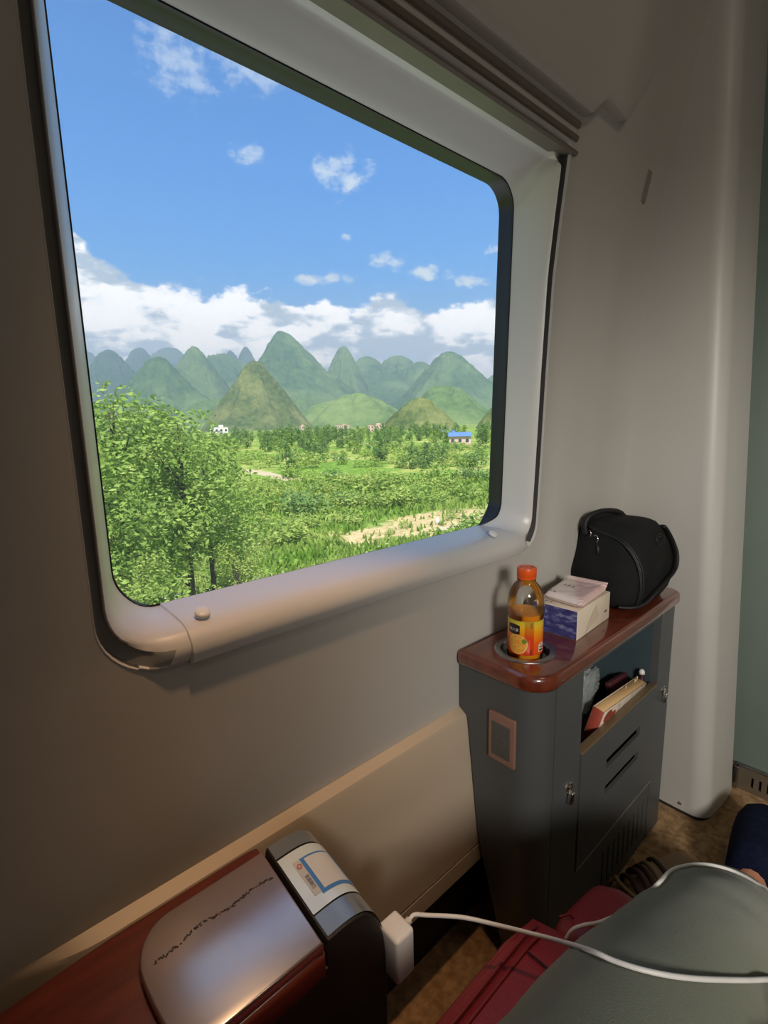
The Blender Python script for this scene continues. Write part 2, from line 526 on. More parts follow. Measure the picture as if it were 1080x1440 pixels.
def build_window():
    win = empty('window_1', (.47, .56, .72), 'wide train window looking out on karst hills'); win['kind'] = 'structure'
    # moulded surround
    S = [0, .06, .20, .38, .54, .61, .635, .65, .66, .70, .915, .93, .96, 1.0]
    side = [1, .88, .62, .32, .11, .07, .08, .14, .22, .24, .24, .05, -.01, 0]
    sill = [1, .82, .55, .29, .12, .05, -.01, -.13, -.14, -.145, -.10, -.07, -.03, 0]
    top = [1, .9, .78, .6, .46, .40, .36, .2, .18, .16, .05, .03, .02, 0]
    vs, fs = [], []; n = len(OUT)
    for j, s in enumerate(S):
        for a, b in zip(INN, OUT):
            ws, wt = a[2], a[3]; wd = 1 - ws - wt
            ss = s
            if ws > 0:
                sl = [0, .05, .12, .20, .28, .34, .40, .58, .66, .74, .90, .94, .97, 1.0][j]
                ss = s * (1 - ws) + sl * ws
            x = a[0] + (b[0] - a[0]) * ss; z = a[1] + (b[1] - a[1]) * ss
            f = side[j] * wd + sill[j] * ws + top[j] * wt
            z -= .009 * ws * (1 - s) ** 3
            y0 = yup(x, z); vs.append((x, y0 + f * (yback(z) + .0265 * ws * max(0, 1 - s * 3) - y0), z))
    for j in range(len(S) - 1):
        for k in range(n):
            k2 = (k + 1) % n
            fs.append((j * n + k, j * n + k2, (j + 1) * n + k2, (j + 1) * n + k))
    su = mesh('window_surround', vs, fs, M['surround'], win); auto_smooth(su, 38)
    su.data.materials.append(M['slot']); su.data.materials.append(M['track'])
    for i, p in enumerate(su.data.polygons):
        j, k = divmod(i, n)
        if j in (10,) and INN[k][2] < .35 and INN[k][3] < .6: p.material_index = 1
        if j in (7, 8, 9) and INN[k][2] < .97 and INN[k][3] < .6: p.material_index = 2
    # sill cover: a separate strip over the lower edge
    sl = [0, .05, .12, .20, .28, .34, .40, .58, .66, .74, .90, .94, .97, 1.0]
    xs = [.171, .1735, .2] + [.2 + .56 * i / 20 for i in range(1, 21)] + [.79, .802]
    vs, fs = [], []
    for i, x in enumerate(xs):
        lift = .0022 if 1 <= i < len(xs) - 1 else -.001
        for j in range(len(sl)):
            z = .766 + (.7135 - .766) * sl[j] - .009 * (1 - S[j]) ** 3; y0 = yup(x, .74)
            y = y0 + (sill[j] if j < 13 else .02) * (yback(.766) + .0265 * max(0, 1 - S[j] * 3) - y0)
            vs.append((x, y - lift * (1 if j > 5 else .5) - (.0012 if 10 < j < 13 else 0), z + lift * (1 if j < 8 else .2)))
    L = len(sl)
    for i in range(len(xs) - 1):
        for k in range(L - 1): fs.append((i * L + k, (i + 1) * L + k, (i + 1) * L + k + 1, i * L + k + 1))
    auto_smooth(mesh('sill_cover', vs, fs, M['surround'], win), 40)
    # two round screw caps on the sill cover
    for cx in (.196, .735):
        vs, fs = [], []; nn = 20
        nrm = Vector((0, -.45, .9)).normalized(); tx = Vector((1, 0, 0)); ty = nrm.cross(tx)
        c = Vector((cx, .531, .7605))
        for r, h in ((.0085, -.002), (.0085, .0014), (.0078, .0024), (.004, .0030), (0.0003, .0031)):
            for k in range(nn):
                a = 2 * PI * k / nn; vs.append(c + tx * (r * math.cos(a)) + ty * (r * math.sin(a)) + nrm * h)
        for i in range(4):
            for k in range(nn): fs.append((i * nn + k, i * nn + (k + 1) % nn, (i + 1) * nn + (k + 1) % nn, (i + 1) * nn + k))
        mesh('screw_cap', vs, fs, M['white'], win, smooth=True)
    # black rubber gasket between surround and glass
    vs, fs = [], []
    rings = [(.006, -.003), (-.0012, -.001), (-.0018, .002), (-.0012, .006), (-.001, .022), (-.0016, .0265), (-.0014, .029), (.03, .031)]
    base = (.120, .817, .766, 1.371); rr = (.050, .040, .045, .04)
    for o_, dy in rings:
        for (x, z, ws, _) in rrect(base[0] - o_, base[1] + o_, base[2] - o_, base[3] + o_, tuple(max(.01, q + o_) for q in rr)):
            vs.append((x, yback(z) + dy * (1 - ws) + ws * (.0255 + dy * .1), z - .009 * ws))
    for j in range(len(rings) - 1):
        for k in range(n): fs.append((j * n + k, j * n + (k + 1) % n, (j + 1) * n + (k + 1) % n, (j + 1) * n + k))
    auto_smooth(mesh('gasket', vs, fs, M['rubber'], win), 50)
    g = [(.10, .745), (.84, .745), (.84, 1.40), (.10, 1.40)]
    mesh('glass_pane', [(x, yback(z) + .029, z) for x, z in g], [(0, 1, 2, 3)], glass_mat(), win)
    # the tiny dotted maker's line on the pane
    vs, fs = [], []
    for k in range(9):
        x = .1655 + k * .0022; y = yback(.82) + .0285; z = .8215 - k * .0001
        b = len(vs); vs += [(x, y, z), (x + .0011, y, z), (x + .0011, y, z + .0009), (x, y, z + .0009)]; fs.append((b, b + 1, b + 2, b + 3))
    mesh('dotted_mark', vs, fs, M['rubber'], win)
    # blind rail over the window
    pr = [(.030, 1.400), (-.003, 1.397), (-.0065, 1.3995), (-.0065, 1.4025), (-.003, 1.405), (.010, 1.407), (.008, 1.4135), (-.003, 1.419), (-.0045, 1.4245), (-.002, 1.4275), (.009, 1.429),
          (.007, 1.433), (-.004, 1.438), (-.0055, 1.443), (-.002, 1.4475), (.012, 1.450), (.012, 1.462)]
    xs = [-1.3, 0, .3, .6, .868]
    vs, fs = [], []
    for x in xs:
        for dy, z in pr: vs.append((x, interp(YUP, z) + dy, z))
    L = len(pr)
    for i in range(len(xs) - 1):
        for k in range(L - 1): fs.append((i * L + k, (i + 1) * L + k, (i + 1) * L + k + 1, i * L + k + 1))
    fs.append(tuple((len(xs) - 1) * L + k for k in range(L)))
    auto_smooth(mesh('blind_rail', vs, fs, M['rail'], win), 35)


build_window()


def build_cove():
    """upper side panel over the blind rail, slightly proud of the wall"""
    low = [(-1.3, 1.4555), (.872, 1.4555), (.880, 1.458), (.905, 1.482), (.945, 1.478), (.975, 1.474), (.985, 1.480), (1.0, 1.50), (1.05, 1.56), (1.1, 1.62)]
    xs = [-1.3, -.8, -.3, 0, .2, .4, .6, .8, .872, .88, .892, .905, .925, .945, .96, .975, .985, 1.0, 1.05, 1.1]
    vs, fs = [], []
    for x in xs:
        zl = interp(low, x); pr = .016 * (1 - sstep(.93, 1.09, x))
        vs.append((x, interp(YUP, zl) + .008, zl))
        for t in (0, .01, .04, .12, .25, .4, .6, .8, 1):
            z = zl + (2.0 - zl) * t
            vs.append((x, yup(x, z) - pr * (1 - .6 * t) - .0006 - (.004 * (1 - sstep(.9, 1.09, x)) if t > 0 else 0), z))
    L = 10
    for i in range(len(xs) - 1):
        for k in range(L - 1): fs.append((i * L + k, i * L + k + 1, (i + 1) * L + k + 1, (i + 1) * L + k))
    o = auto_smooth(mesh('trim_1', vs, fs, M['wall']), 40)
    tag(o, 'upper cove panel over the window blind rail', kind='structure')


build_cove()


def build_bulkhead():
    """front panel: flat face, rounded corner, then a return running forward"""
    zs = [0.012, .02, .3, .6, .9, 1.2, 1.5, 1.8, 2.14]
    def foot(z):
        d = .045 * z
        p = [(XB, .56), (XB, .44 + d * .5), (XB - .004, .345 + d)]
        cx, cy, r = XB + .034, .312 + d, .038
        for k in range(13):
            a = math.radians(172 + (268 - 172) * k / 12)
            p.append((cx + r * math.cos(a), cy + r * math.sin(a)))
        p += [(1.33, .268 + d), (1.402, .266 + d), (1.406, .270 + d), (1.406, .36 + d)]
        return p
    vs, fs = [], []; L = len(foot(0))
    for z in zs:
        for x, y in foot(z): vs.append((x, y, z))
    for i in range(len(zs) - 1):
        for k in range(L - 1): fs.append((i * L + k, i * L + k + 1, (i + 1) * L + k + 1, (i + 1) * L + k))
    o = auto_smooth(mesh('wall_front', vs, fs, M['wall']), 35); tag(o, 'pale bulkhead panel with rounded corner beside the cabinet', kind='structure')
    # shadow gap under it and a screw near its foot
    f = foot(0); vs = [(x + .006, y + .006, 0) for x, y in f] + [(x + .006, y + .006, .03) for x, y in f]
    mesh('foot_gap', vs, [(k, k + 1, L + k + 1, L + k) for k in range(L - 1)], M['dark'], o)
    vs, fs = [], []; nn = 14
    for x, r in ((XB - .0015, .0042), (XB - .0045, .0036), (XB - .0045, .0022), (XB - .003, .0018), (XB - .003, .0002)):
        for k in range(nn): vs.append((x - .003, .334 + r * math.cos(2 * PI * k / nn), .030 + r * math.sin(2 * PI * k / nn)))
    for i in range(4):
        for k in range(nn): fs.append((i * nn + k, i * nn + (k + 1) % nn, (i + 1) * nn + (k + 1) % nn, (i + 1) * nn + k))
    mesh('screw', vs, fs, M['chrome'], o)
    # dark scuff-like recessed pull on the side wall near the corner
    k = yup(1.15, 1.43)
    rbox('recess_pull', (1.150, yup(1.150, 1.425) - .0005, 1.425), (.020, .007, .060), .003, mat('pull_grey', (.26, .235, .21), rough=.6), o, rot=Matrix.Rotation(-.09, 3, 'Z') @ Matrix.Rotation(.14, 3, 'X') @ Matrix.Rotation(.12, 3, 'Y'))
    # partition beyond with a slotted kick plate
    p = mesh('wall_far', [(1.449, .46, .07), (1.449, -1.5, .07), (1.449, -1.5, 2.14), (1.449, .46, 2.14)], [(0, 1, 2, 3)], M['partition'])
    tag(p, 'grey green partition behind the bulkhead', kind='structure')
    xs = [-1.5]; holes = set()
    ys = [.40, .262]
    y = .236
    for i in range(8): ys += [y, y - .0055]; y -= .0165
    ys.append(-1.5); ys = sorted(ys); zs = [0, .016, .044, .068]
    ln = [i for i in range(len(ys) - 1) if abs(ys[i + 1] - ys[i] - .0055) < 1e-4]
    kp = plate('baseboard_front', ys, zs, {(i, 1) for i in ln}, 1.444, 1.452, M['bronze'], axis='x'); tag(kp, 'bronze kick plate with vertical vent slots', kind='structure')
    mesh('kick_backing', [(1.46, .4, 0), (1.46, -1.5, 0), (1.46, -1.5, .07), (1.46, .4, .07)], [(0, 1, 2, 3)], M['dark'], kp)
    rbox('edge_strip', (1.443, -.28, .0705), (.012, 1.1, .004), .001, M['steel'], kp)
    rbox('end_cap', (1.440, .268, .033), (.010, .010, .064), .002, M['steel'], kp)


build_bulkhead()
o = mesh('floor', [(-1.3, .60, 0), (-1.3, -1.5, 0), (1.5, -1.5, 0), (1.5, .60, 0)], [(0, 1, 2, 3)], M['carpet']); tag(o, 'mottled brown carpet floor', kind='structure')
o = mesh('ceiling', [(-1.3, .1, 2.14), (1.5, .1, 2.14), (1.5, -1.5, 2.14), (-1.3, -1.5, 2.14), (-1.3, .8, 2.2), (1.5, .8, 2.2), (1.5, -1.5, 2.2), (-1.3, -1.5, 2.2)], [(0, 1, 2, 3), (4, 5, 6, 7)], M['wall']); tag(o, 'pale ceiling over the compartment', kind='structure')
o = mesh('wall_back', [(-1.3, .8, 0), (-1.3, -1.5, 0), (-1.3, -1.5, 2.2), (-1.3, .8, 2.2)], [(0, 1, 2, 3)], M['wall']); tag(o, 'rear wall of the compartment', kind='structure')
o = mesh('wall_right', [(-1.3, -1.5, 0), (1.5, -1.5, 0), (1.5, -1.5, 2.2), (-1.3, -1.5, 2.2)], [(0, 1, 2, 3)], M['wall']); tag(o, 'far side wall of the compartment', kind='structure')
o = mesh('wall_outer', [(1.5, .60, 0), (1.5, -1.5, 0), (1.5, -1.5, 2.2), (1.5, .60, 2.2)], [(0, 1, 2, 3)], M['dark']); tag(o, 'outer closing wall ahead of the partition', kind='structure')


def ceiling_lamp(x, y, sx, sy, col, st, label):
    r = empty('ceiling_light', (x, y, 2.14), label, 'lamp')
    rbox('housing', (x, y, 2.1325), (sx + .03, sy + .03, .015), .004, M['white'], r)
    mesh('diffuser', [(x - sx / 2, y - sy / 2, 2.1245), (x - sx / 2, y + sy / 2, 2.1245), (x + sx / 2, y + sy / 2, 2.1245), (x + sx / 2, y - sy / 2, 2.1245)], [(0, 1, 2, 3)], emit_mat('lamp_glow', col, st), r)
    return r


ceiling_lamp(.70, -.40, .35, .12, (1, .80, .60), 11, 'small warm strip lamp in the ceiling ahead of the seat')


def fill_light_panel(name, label, c, along, w, z0, z1, st):
    """unseen glowing panel added to brighten the interior; along 'x' faces the window wall, along 'y' faces forward"""
    r = empty(name, (c[0], c[1], 0), label); r['kind'] = 'structure'
    def P(a, z, d=0): return (c[0] + a, c[1] + d, z) if along == 'x' else (c[0] + d, c[1] + a, z)
    h = w / 2
    mesh('fill_glow_pane', [P(-h, z0, .002), P(h, z0, .002), P(h, z1, .002), P(-h, z1, .002)], [(0, 1, 2, 3)], emit_mat(name + '_glow', (1, .965, .91), st), r)  # emission added as fill light from behind the seat
    def S(a, z): return (a, .03, z) if along == 'x' else (.03, a, z)
    for a, z, sa, sz in ((0, z0 / 2, w + .1, z0), (0, (z1 + 2.0) / 2, w + .1, 2.0 - z1), (-h - .025, 1, .05, 2.0), (h + .025, 1, .05, 2.0)):
        rbox('fill_panel_frame', P(a, z, .005), S(sa, sz), .005, M['partition'], r)


fill_light_panel('rear_fill_panel', 'unseen glowing panel added behind the seat to brighten the compartment', (-1.288, -.95), 'y', .92, .15, .95, 3.4)


def ledge_fill_spot():
    c = Vector((.28, .24, 1.985)); aim = Vector((.28, .505, .44)); d = (aim - c).normalized()
    r = empty('ledge_fill_spot', c, 'unseen warm spot added above the window to brighten the ledge', 'lamp')
    lathe('ledge_fill_ring', [(.030, .014), (.045, .014), (.047, .008), (.040, .002), (.030, .003), (.028, .014)], (c.x, c.y, c.z), M['steel'], r, 28)
    ld = bpy.data.lights.new('ledge_light', 'SPOT'); lo = bpy.data.objects.new('ledge_light', ld); COL.objects.link(lo); lo.parent = r
    lo.rotation_mode = 'QUATERNION'; lo.rotation_quaternion = d.to_track_quat('-Z', 'Y')
    ld.energy = 36; ld.spot_size = math.radians(30); ld.spot_blend = 1.0; ld.shadow_soft_size = .03; ld.color = (1, .58, .30)  # added warm spot that brightens the ledge line


ledge_fill_spot()


def fill_spot():
    """unseen spot added behind on the right to brighten the low bulkhead"""
    c = Vector((-.5, -1.25, 1.42)); aim = Vector((1.30, .22, .34)); d = (aim - c).normalized()
    r = empty('fill_spot', c, 'unseen spot lamp added behind the seat to light the bulkhead', 'lamp')
    q = d.to_track_quat('-Z', 'Y')
    rot = q.to_matrix()
    def W(x, y, z): return c + rot @ Vector((x, y, z))
    n = 28; vs, fs = [], []
    prof = [(.002, .085), (.05, .08), (.075, .05), (.082, .0), (.080, -.002), (.072, .045), (.045, .07), (.002, .074)]
    for rr, h in prof:
        for k in range(n): vs.append(W(rr * math.cos(2 * PI * k / n), rr * math.sin(2 * PI * k / n), h))
    for i in range(len(prof) - 1):
        for k in range(n): fs.append((i * n + k, i * n + (k + 1) % n, (i + 1) * n + (k + 1) % n, (i + 1) * n + k))
    auto_smooth(mesh('fill_spot_shade', vs, fs, M['white'], r), 40)
    tube('fill_spot_arm', [W(0, 0, .08), W(0, .02, .13), (-.52, -1.47, 1.52), (-.52, -1.498, 1.52)], .010, M['steel'], r, 10)
    ld = bpy.data.lights.new('fill_spot_light', 'SPOT'); lo = bpy.data.objects.new('fill_spot_light', ld); COL.objects.link(lo)
    lo.parent = r; lo.location = d * .02; lo.rotation_mode = 'QUATERNION'; lo.rotation_quaternion = q
    ld.energy = 150; ld.spot_size = math.radians(54); ld.spot_blend = 1.0; ld.shadow_soft_size = .20; ld.color = (1, .93, .83)  # added light, shapes the brightness falloff on the bulkhead


fill_spot()


# ------------------------------------------------------------------ side cabinet
ZT = .584


def build_cabinet():
    r = empty('side_cabinet', (.90, .43, 0), 'slim dark grey side cabinet with glossy red wood top below the window corner', 'cabinet')
    zs = [.004, .05, .1, .15, .2, .25, .33, .40, .455, .464, .477, .52, .557]
    def yb(z): return interp(YW, z) - .004
    def loft(name, foot, zz=zs, m=M['cab'], seam=True):
        vs, fs = [], []
        P = [foot(z) for z in zz]; L = len(P[0])
        for z, p in zip(zz, P):
            for x, y in p: vs.append((x, y, z))
        for i in range(len(zz) - 1):
            for k in range(L):
                k2 = (k + 1) % L; fs.append((i * L + k, i * L + k2, (i + 1) * L + k2, (i + 1) * L + k))
        fs.append(tuple(range(L - 1, -1, -1))); fs.append(tuple((len(zz) - 1) * L + k for k in range(L)))
        return auto_smooth(mesh(name, vs, fs, m, r), 30)
    YF = .360
    def foot_end(z):
        t = max(0, .2 - z) * .12; x0 = .618 + t
        p = [(.6655, YF + .05), (.6655, YF)]
        cx, cy, rr = .662, YF + .046, .046
        for k in range(13):
            a = math.radians(268 - 88 * k / 12); p.append((cx + (rr - t) * math.cos(a), cy + rr * math.sin(a)))
        yk = yb(z) - max(0, .25 - z) * .16
        p += [(x0, min(cy + .02, yk - .005)), (x0, yk), (.6655, yk)]
        return p[::-1]
    loft('end_panel', foot_end)
    loft('stile', lambda z: [(.6675, YF), (.7555, YF), (.7555, yb(z)), (.6675, yb(z))])
    loft('stile', lambda z: [(1.098, YF), (1.172, YF), (1.182, YF + .012), (1.182, yb(z)), (1.098, yb(z))])
    # door with two open slots; the space over it is an open pocket
    xs = [.760, .862, 1.016, 1.095]; zz = [.158, .253, .272, .309, .329, .3895]
    plate('door', xs, zz, {(1, 1), (1, 3)}, YF - .001, YF + .0055, M['cab'], r)
    xs = [.757, .862]; holes = set()
    for k in range(12): xs += [.872 + k * .0245, .872 + k * .0245 + .0065]
    xs += [1.1725]; xs = sorted(xs); zz = [.004, .034, .114, .1535]
    sl = {(i, 1) for i in range(len(xs) - 1) if abs(xs[i + 1] - xs[i] - .0065) < 1e-5}
    plate('vent_panel', xs, zz, sl, YF + .001, YF + .010, M['cab'], r)
    rbox('door_edge_strip', (.928, YF - .0012, .1555), (.338, .003, .003), .0006, mat('edge_light', (.16, .15, .14), rough=.35), r)
    # pocket box inside
    vs = [(.757, .462, .20), (1.097, .462, .20), (1.097, .462, .556), (.757, .462, .556), (.757, YF + .015, .20), (1.097, YF + .015, .20), (1.097, YF + .015, .556), (.757, YF + .015, .556)]
    mesh('pocket_lining', vs, [(0, 1, 2, 3), (4, 5, 1, 0), (4, 0, 3, 7), (5, 6, 2, 1)], M['cab_in'], r)
    mesh('slot_dark_sheet', [(.762, YF + .030, .165), (1.094, YF + .030, .165), (1.094, YF + .030, .336), (.762, YF + .030, .336), (1.094, .462, .336), (.762, .462, .336)], [(0, 1, 2, 3), (3, 2, 4, 5)], M['dark'], r)  # dark sheet added as shade behind the slots, plus the pocket floor
    rbox('pocket_lip', (.9275, YF + .006, .3905), (.335, .016, .004), .001, mat('lip_wood', (.16, .11, .06), rough=.4), r)
    rbox('top_rail', (.9275, YF + .006, .551), (.335, .012, .011), .001, M['cab'], r)
    # lacquered top with a round opening
    ol = []
    X0, X1, Y0, Y1 = .609, 1.192, .3495, .512
    def arc(cx, cy, rr, a0, a1, n=10):
        for k in range(n + 1):
            a = math.radians(a0 + (a1 - a0) * k / n); ol.append((cx + rr * math.cos(a), cy + rr * math.sin(a)))
    arc(X0 + .046, Y0 + .046, .046, 180, 270); arc(X1 - .03, Y0 + .03, .03, 270, 360); arc(X1 - .004, Y1 - .004, .004, 0, 90, 3); arc(X0 + .006, Y1 - .006, .006, 90, 180, 3)
    top = prism('tabletop', ol, .556, ZT, M['wood'], r, bevel=.009, seg=4)
    cx, cy = .688, .431
    bm = bmesh.new(); bmesh.ops.create_cone(bm, cap_ends=True, segments=64, radius1=.0445, radius2=.0445, depth=.2)
    bmesh.ops.translate(bm, verts=bm.verts, vec=(cx, cy, ZT)); me = bpy.data.meshes.new('cut'); bm.to_mesh(me); bm.free()
    cut = link('cut', me)
    md = top.modifiers.new('b', 'BOOLEAN'); md.object = cut; md.operation = 'DIFFERENCE'; md.solver = 'EXACT'
    dg = bpy.context.evaluated_depsgraph_get(); nm = bpy.data.meshes.new_from_object(top.evaluated_get(dg))
    top.modifiers.clear(); top.data = nm; bpy.data.objects.remove(cut, do_unlink=True); auto_smooth(top, 35)
    lathe('cup_ring', [(.0395, -.020), (.0395, .0005), (.0405, .0020), (.0475, .0024), (.0495, .0014), (.0500, -.0002)], (cx, cy, ZT), M['steel'], r, 64)
    lathe('cup_well', [(.0003, -.0165), (.036, -.0165), (.0395, -.0145), (.0395, -.002)], (cx, cy, ZT), M['steel'], r, 64)
    # cam locks
    for lx, lz in ((.719, .340), (1.136, .352)):
        c = (lx, YF, lz); vs, fs = [], []; nn = 20
        L_ = [(.0105, .0), (.0105, -.0022), (.0085, -.0034), (.0082, -.0022), (.0068, -.0022), (.0060, -.0046), (.0003, -.0050)]
        for rr, d in L_:
            for k in range(nn): vs.append((lx + rr * math.cos(2 * PI * k / nn), YF + d, lz + .009 + rr * math.sin(2 * PI * k / nn)))
        for i in range(len(L_) - 1):
            for k in range(nn): fs.append((i * nn + k, i * nn + (k + 1) % nn, (i + 1) * nn + (k + 1) % nn, (i + 1) * nn + k))
        lk = auto_smooth(mesh('lock', vs, fs, M['chrome'], r), 40)
        rbox('thumb_turn', (lx - .002, YF - .0065, lz - .006), (.009, .010, .022), .003, M['chrome'], lk, rot=Matrix.Rotation(.3, 3, 'Y'))
    # switch plate on the end
    sp = rbox('switch_plate', (.6165, .4225, .458), (.009, .050, .084), .002, mat('switch_bronze', (.27, .15, .11), (.22, .12, .09), rough=.35, coat=.5), r)
    rbox('rocker', (.6120, .4225, .456), (.003, .034, .058), .001, mat('switch_grey', (.085, .082, .078), rough=.4), sp)
    # small ring print on the rocker
    vs, fs = [], []; nn = 28
    for rr in (.0085, .0092):
        for k in range(nn): vs.append((.6103, .4225 + rr * math.cos(2 * PI * k / nn), .456 + rr * math.sin(2 * PI * k / nn)))
    fs = [(k, (k + 1) % nn, nn + (k + 1) % nn, nn + k) for k in range(nn)]
    mesh('rocker_print', vs, fs, mat('print_grey', (.16, .15, .14)), sp)


build_cabinet()


# ------------------------------------------------------------------ juice bottle
def build_bottle():
    cx, cy, z0 = .688, .431, ZT - .0163
    r = empty('juice_bottle', (cx, cy, z0), 'half full orange juice bottle with orange cap standing in the cup ring', 'bottle')
    prof = [(.0003, .004), (.010, .003), (.019, .0005), (.0235, .0), (.0268, .0025), (.0283, .008), (.0287, .014), (.0278, .017), (.0278, .020), (.0282, .022), (.0282, .076), (.0286, .080), (.0295, .088), (.0296, .094),
            (.0292, .102), (.0284, .110), (.0265, .118), (.0232, .126), (.0190, .132), (.0150, .1362), (.0134, .1380), (.0130, .1390), (.0150, .1397), (.0150, .1412), (.0125, .1418), (.0125, .1540)]
    o = lathe('bottle_shell', prof, (cx, cy, z0), clear_mat('bottle_plastic', (.93, .93, .90), 1.1, .04, 1.55), r, 56)
    jm = bpy.data.materials.new('orange_juice'); jm.use_nodes = True; p = jm.node_tree.nodes['Principled BSDF']
    p.inputs['Base Color'].default_value = (.80, .30, .015, 1); p.inputs['Roughness'].default_value = .25
    p.inputs['Subsurface Weight'].default_value = .6; p.inputs['Subsurface Scale'].default_value = .02; p.inputs['Subsurface Radius'].default_value = (1, .5, .1)
    lathe('juice', [(.0003, .006), (.019, .0035), (.0258, .005), (.0272, .012), (.0266, .018), (.0272, .023), (.0272, .075), (.0280, .082), (.0284, .0855), (.0003, .0857)], (cx, cy, z0), jm, r, 48)
    # printed wrap: yellow at the top running to deep orange, darker down the seam
    lm = bpy.data.materials.new('bottle_wrap'); lm.use_nodes = True; nt = lm.node_tree; p = nt.nodes['Principled BSDF']
    tc = nt.nodes.new('ShaderNodeTexCoord'); sp = nt.nodes.new('ShaderNodeSeparateXYZ'); nt.links.new(tc.outputs['Object'], sp.inputs[0])
    x, y, z = (V(nt, sp.outputs[i]) for i in range(3))
    c = ramp(nt, ((z - .021) / .056).s, [(0, (.70, .075, .008)), (.35, (.78, .12, .008)), (.62, (.85, .30, .01)), (.85, (.80, .52, .03)), (1, (.62, .52, .05))])
    c2 = ramp(nt, ((z - .021) / .056).s, [(0, (.55, .035, .006)), (.5, (.62, .055, .006)), (.78, (.62, .20, .01)), (1, (.50, .36, .03))])
    ang = y._m('ARCTAN2', x)
    seam = ((ang + 2.35)._m('ABSOLUTE') * -1 + .30).step(0, .06)
    nt.links.new(mixc(nt, seam, c, c2), p.inputs['Base Color']); p.inputs['Roughness'].default_value = .3
    lathe('wrap', [(.0286, .0195), (.0286, .077)], (cx, cy, z0), lm, r, 64)
    def patch(name, outline, m, R, parent=r):
        """outline in (angle-degrees, height); bent round the bottle; 0 deg faces the seat"""
        vs = []
        for a, h in outline:
            t = math.radians(-133 + a); vs.append((cx + R * math.cos(t), cy + R * math.sin(t), z0 + h))
        return mesh(name, vs, [tuple(range(len(vs)))], m, parent)
    def strip(name, fn, a0, a1, m, R, n=14):
        vs, fs = [], []
        for k in range(n + 1):
            a = a0 + (a1 - a0) * k / n; lo, hi = fn(k / n); t = math.radians(-133 + a)
            for h in (lo, hi): vs.append((cx + R * math.cos(t), cy + R * math.sin(t), z0 + h))
        for k in range(n): fs.append((2 * k, 2 * k + 2, 2 * k + 3, 2 * k + 1))
        return mesh(name, vs, fs, m, r)
    dk = mat('print_black', (.02, .012, .012), rough=.35); wh = mat('print_white', (.75, .70, .66), rough=.4)
    strip('badge', lambda t: (.0545 - .0012 * math.sin(t * 3), .0690 + .0016 * math.sin(t * PI)), -76, -32, dk, .02875)
    strip('orange_slice', lambda t: (.0385 - .0165 * math.sqrt(max(0, 1 - (2 * t - 1) ** 2)) , .0385 + .0135 * math.sqrt(max(0, 1 - (2 * t - 1) ** 2))), -72, -8, mat('slice', (.82, .42, .08), (.72, .30, .03), rough=.4, scale=300), .02873)
    strip('slice_rim', lambda t: (.0385 - .0178 * math.sqrt(max(0, 1 - (2 * t - 1) ** 2)) , .0385 + .0146 * math.sqrt(max(0, 1 - (2 * t - 1) ** 2))), -75, -5, mat('slice_rim', (.85, .58, .22), rough=.4), .02868)
    strip('leaf_print', lambda t: (.0435 - .0045 * math.sin(t * PI), .0435 + .0045 * math.sin(t * PI)), -26, -8, mat('leafgreen', (.17, .24, .03), rough=.4), .02878)
    strip('white_tag', lambda t: (.0235, .0365 + .003 * math.sin(t * PI)), 33, 58, wh, .02874)
    strip('tag_bar', lambda t: (.0250, .0280), 36, 55, dk, .02880)
    for a0, h0 in ((38, .0305), (44, .0305), (50, .0305), (43, .035)):
        strip('tag_mark', lambda t: (h0, h0 + .0028), a0, a0 + 4, dk, .02880, 2)
    strip('seam_mark', lambda t: (.066, .0755), 2, 8, mat('seam_green', (.22, .16, .03)), .02878, 2)
    strip('seam_mark', lambda t: (.0205, .030), 2, 8, mat('seam_red', (.25, .01, .01)), .02878, 2)
    strip('side_mark', lambda t: (.050, .064), 78, 92, dk, .02878, 3)
    vs, fs = text_faces('美汁源', .0062)
    if vs:
        xs = [v[0] for v in vs]; w = (max(xs) - min(xs)) or 1
        out = []
        for a, b, _ in vs:
            t = math.radians(-133 - 54 + (a / .0289) * 180 / PI * .95); out.append((cx + .02885 * math.cos(t), cy + .02885 * math.sin(t), z0 + .0605 + b))
        mesh('badge_lettering', out, fs, mat('letter_white', (.9, .88, .85)), r)
    # ridged cap
    vs, fs = [], []; nn = 96
    for i, (rr, h) in enumerate([(.0148, .1422), (.0152, .1424), (.0153, .1445), (.0149, .1448), (.0155, .1452), (.0155, .1585), (.0147, .1600), (.0003, .1600)]):
        for k in range(nn):
            q = rr - (.00035 if (i in (4, 5) and k % 2) else 0)
            vs.append((cx + q * math.cos(2 * PI * k / nn), cy + q * math.sin(2 * PI * k / nn), z0 + h))
    for i in range(7):
        for k in range(nn): fs.append((i * nn + k, i * nn + (k + 1) % nn, (i + 1) * nn + (k + 1) % nn, (i + 1) * nn + k))
    cap = mesh('cap', vs, fs, mat('orange_cap', (.90, .115, .012), rough=.35), r); auto_smooth(cap, 50)
    vs, fs = text_faces('美汁源', .0085)
    mesh('cap_lettering', [(cx + (a * .735 + b * .68), cy + (-a * .68 + b * .735), z0 + .16015) for a, b, _ in vs], fs, mat('cap_print', (.18, .025, .01)), cap)


build_bottle()


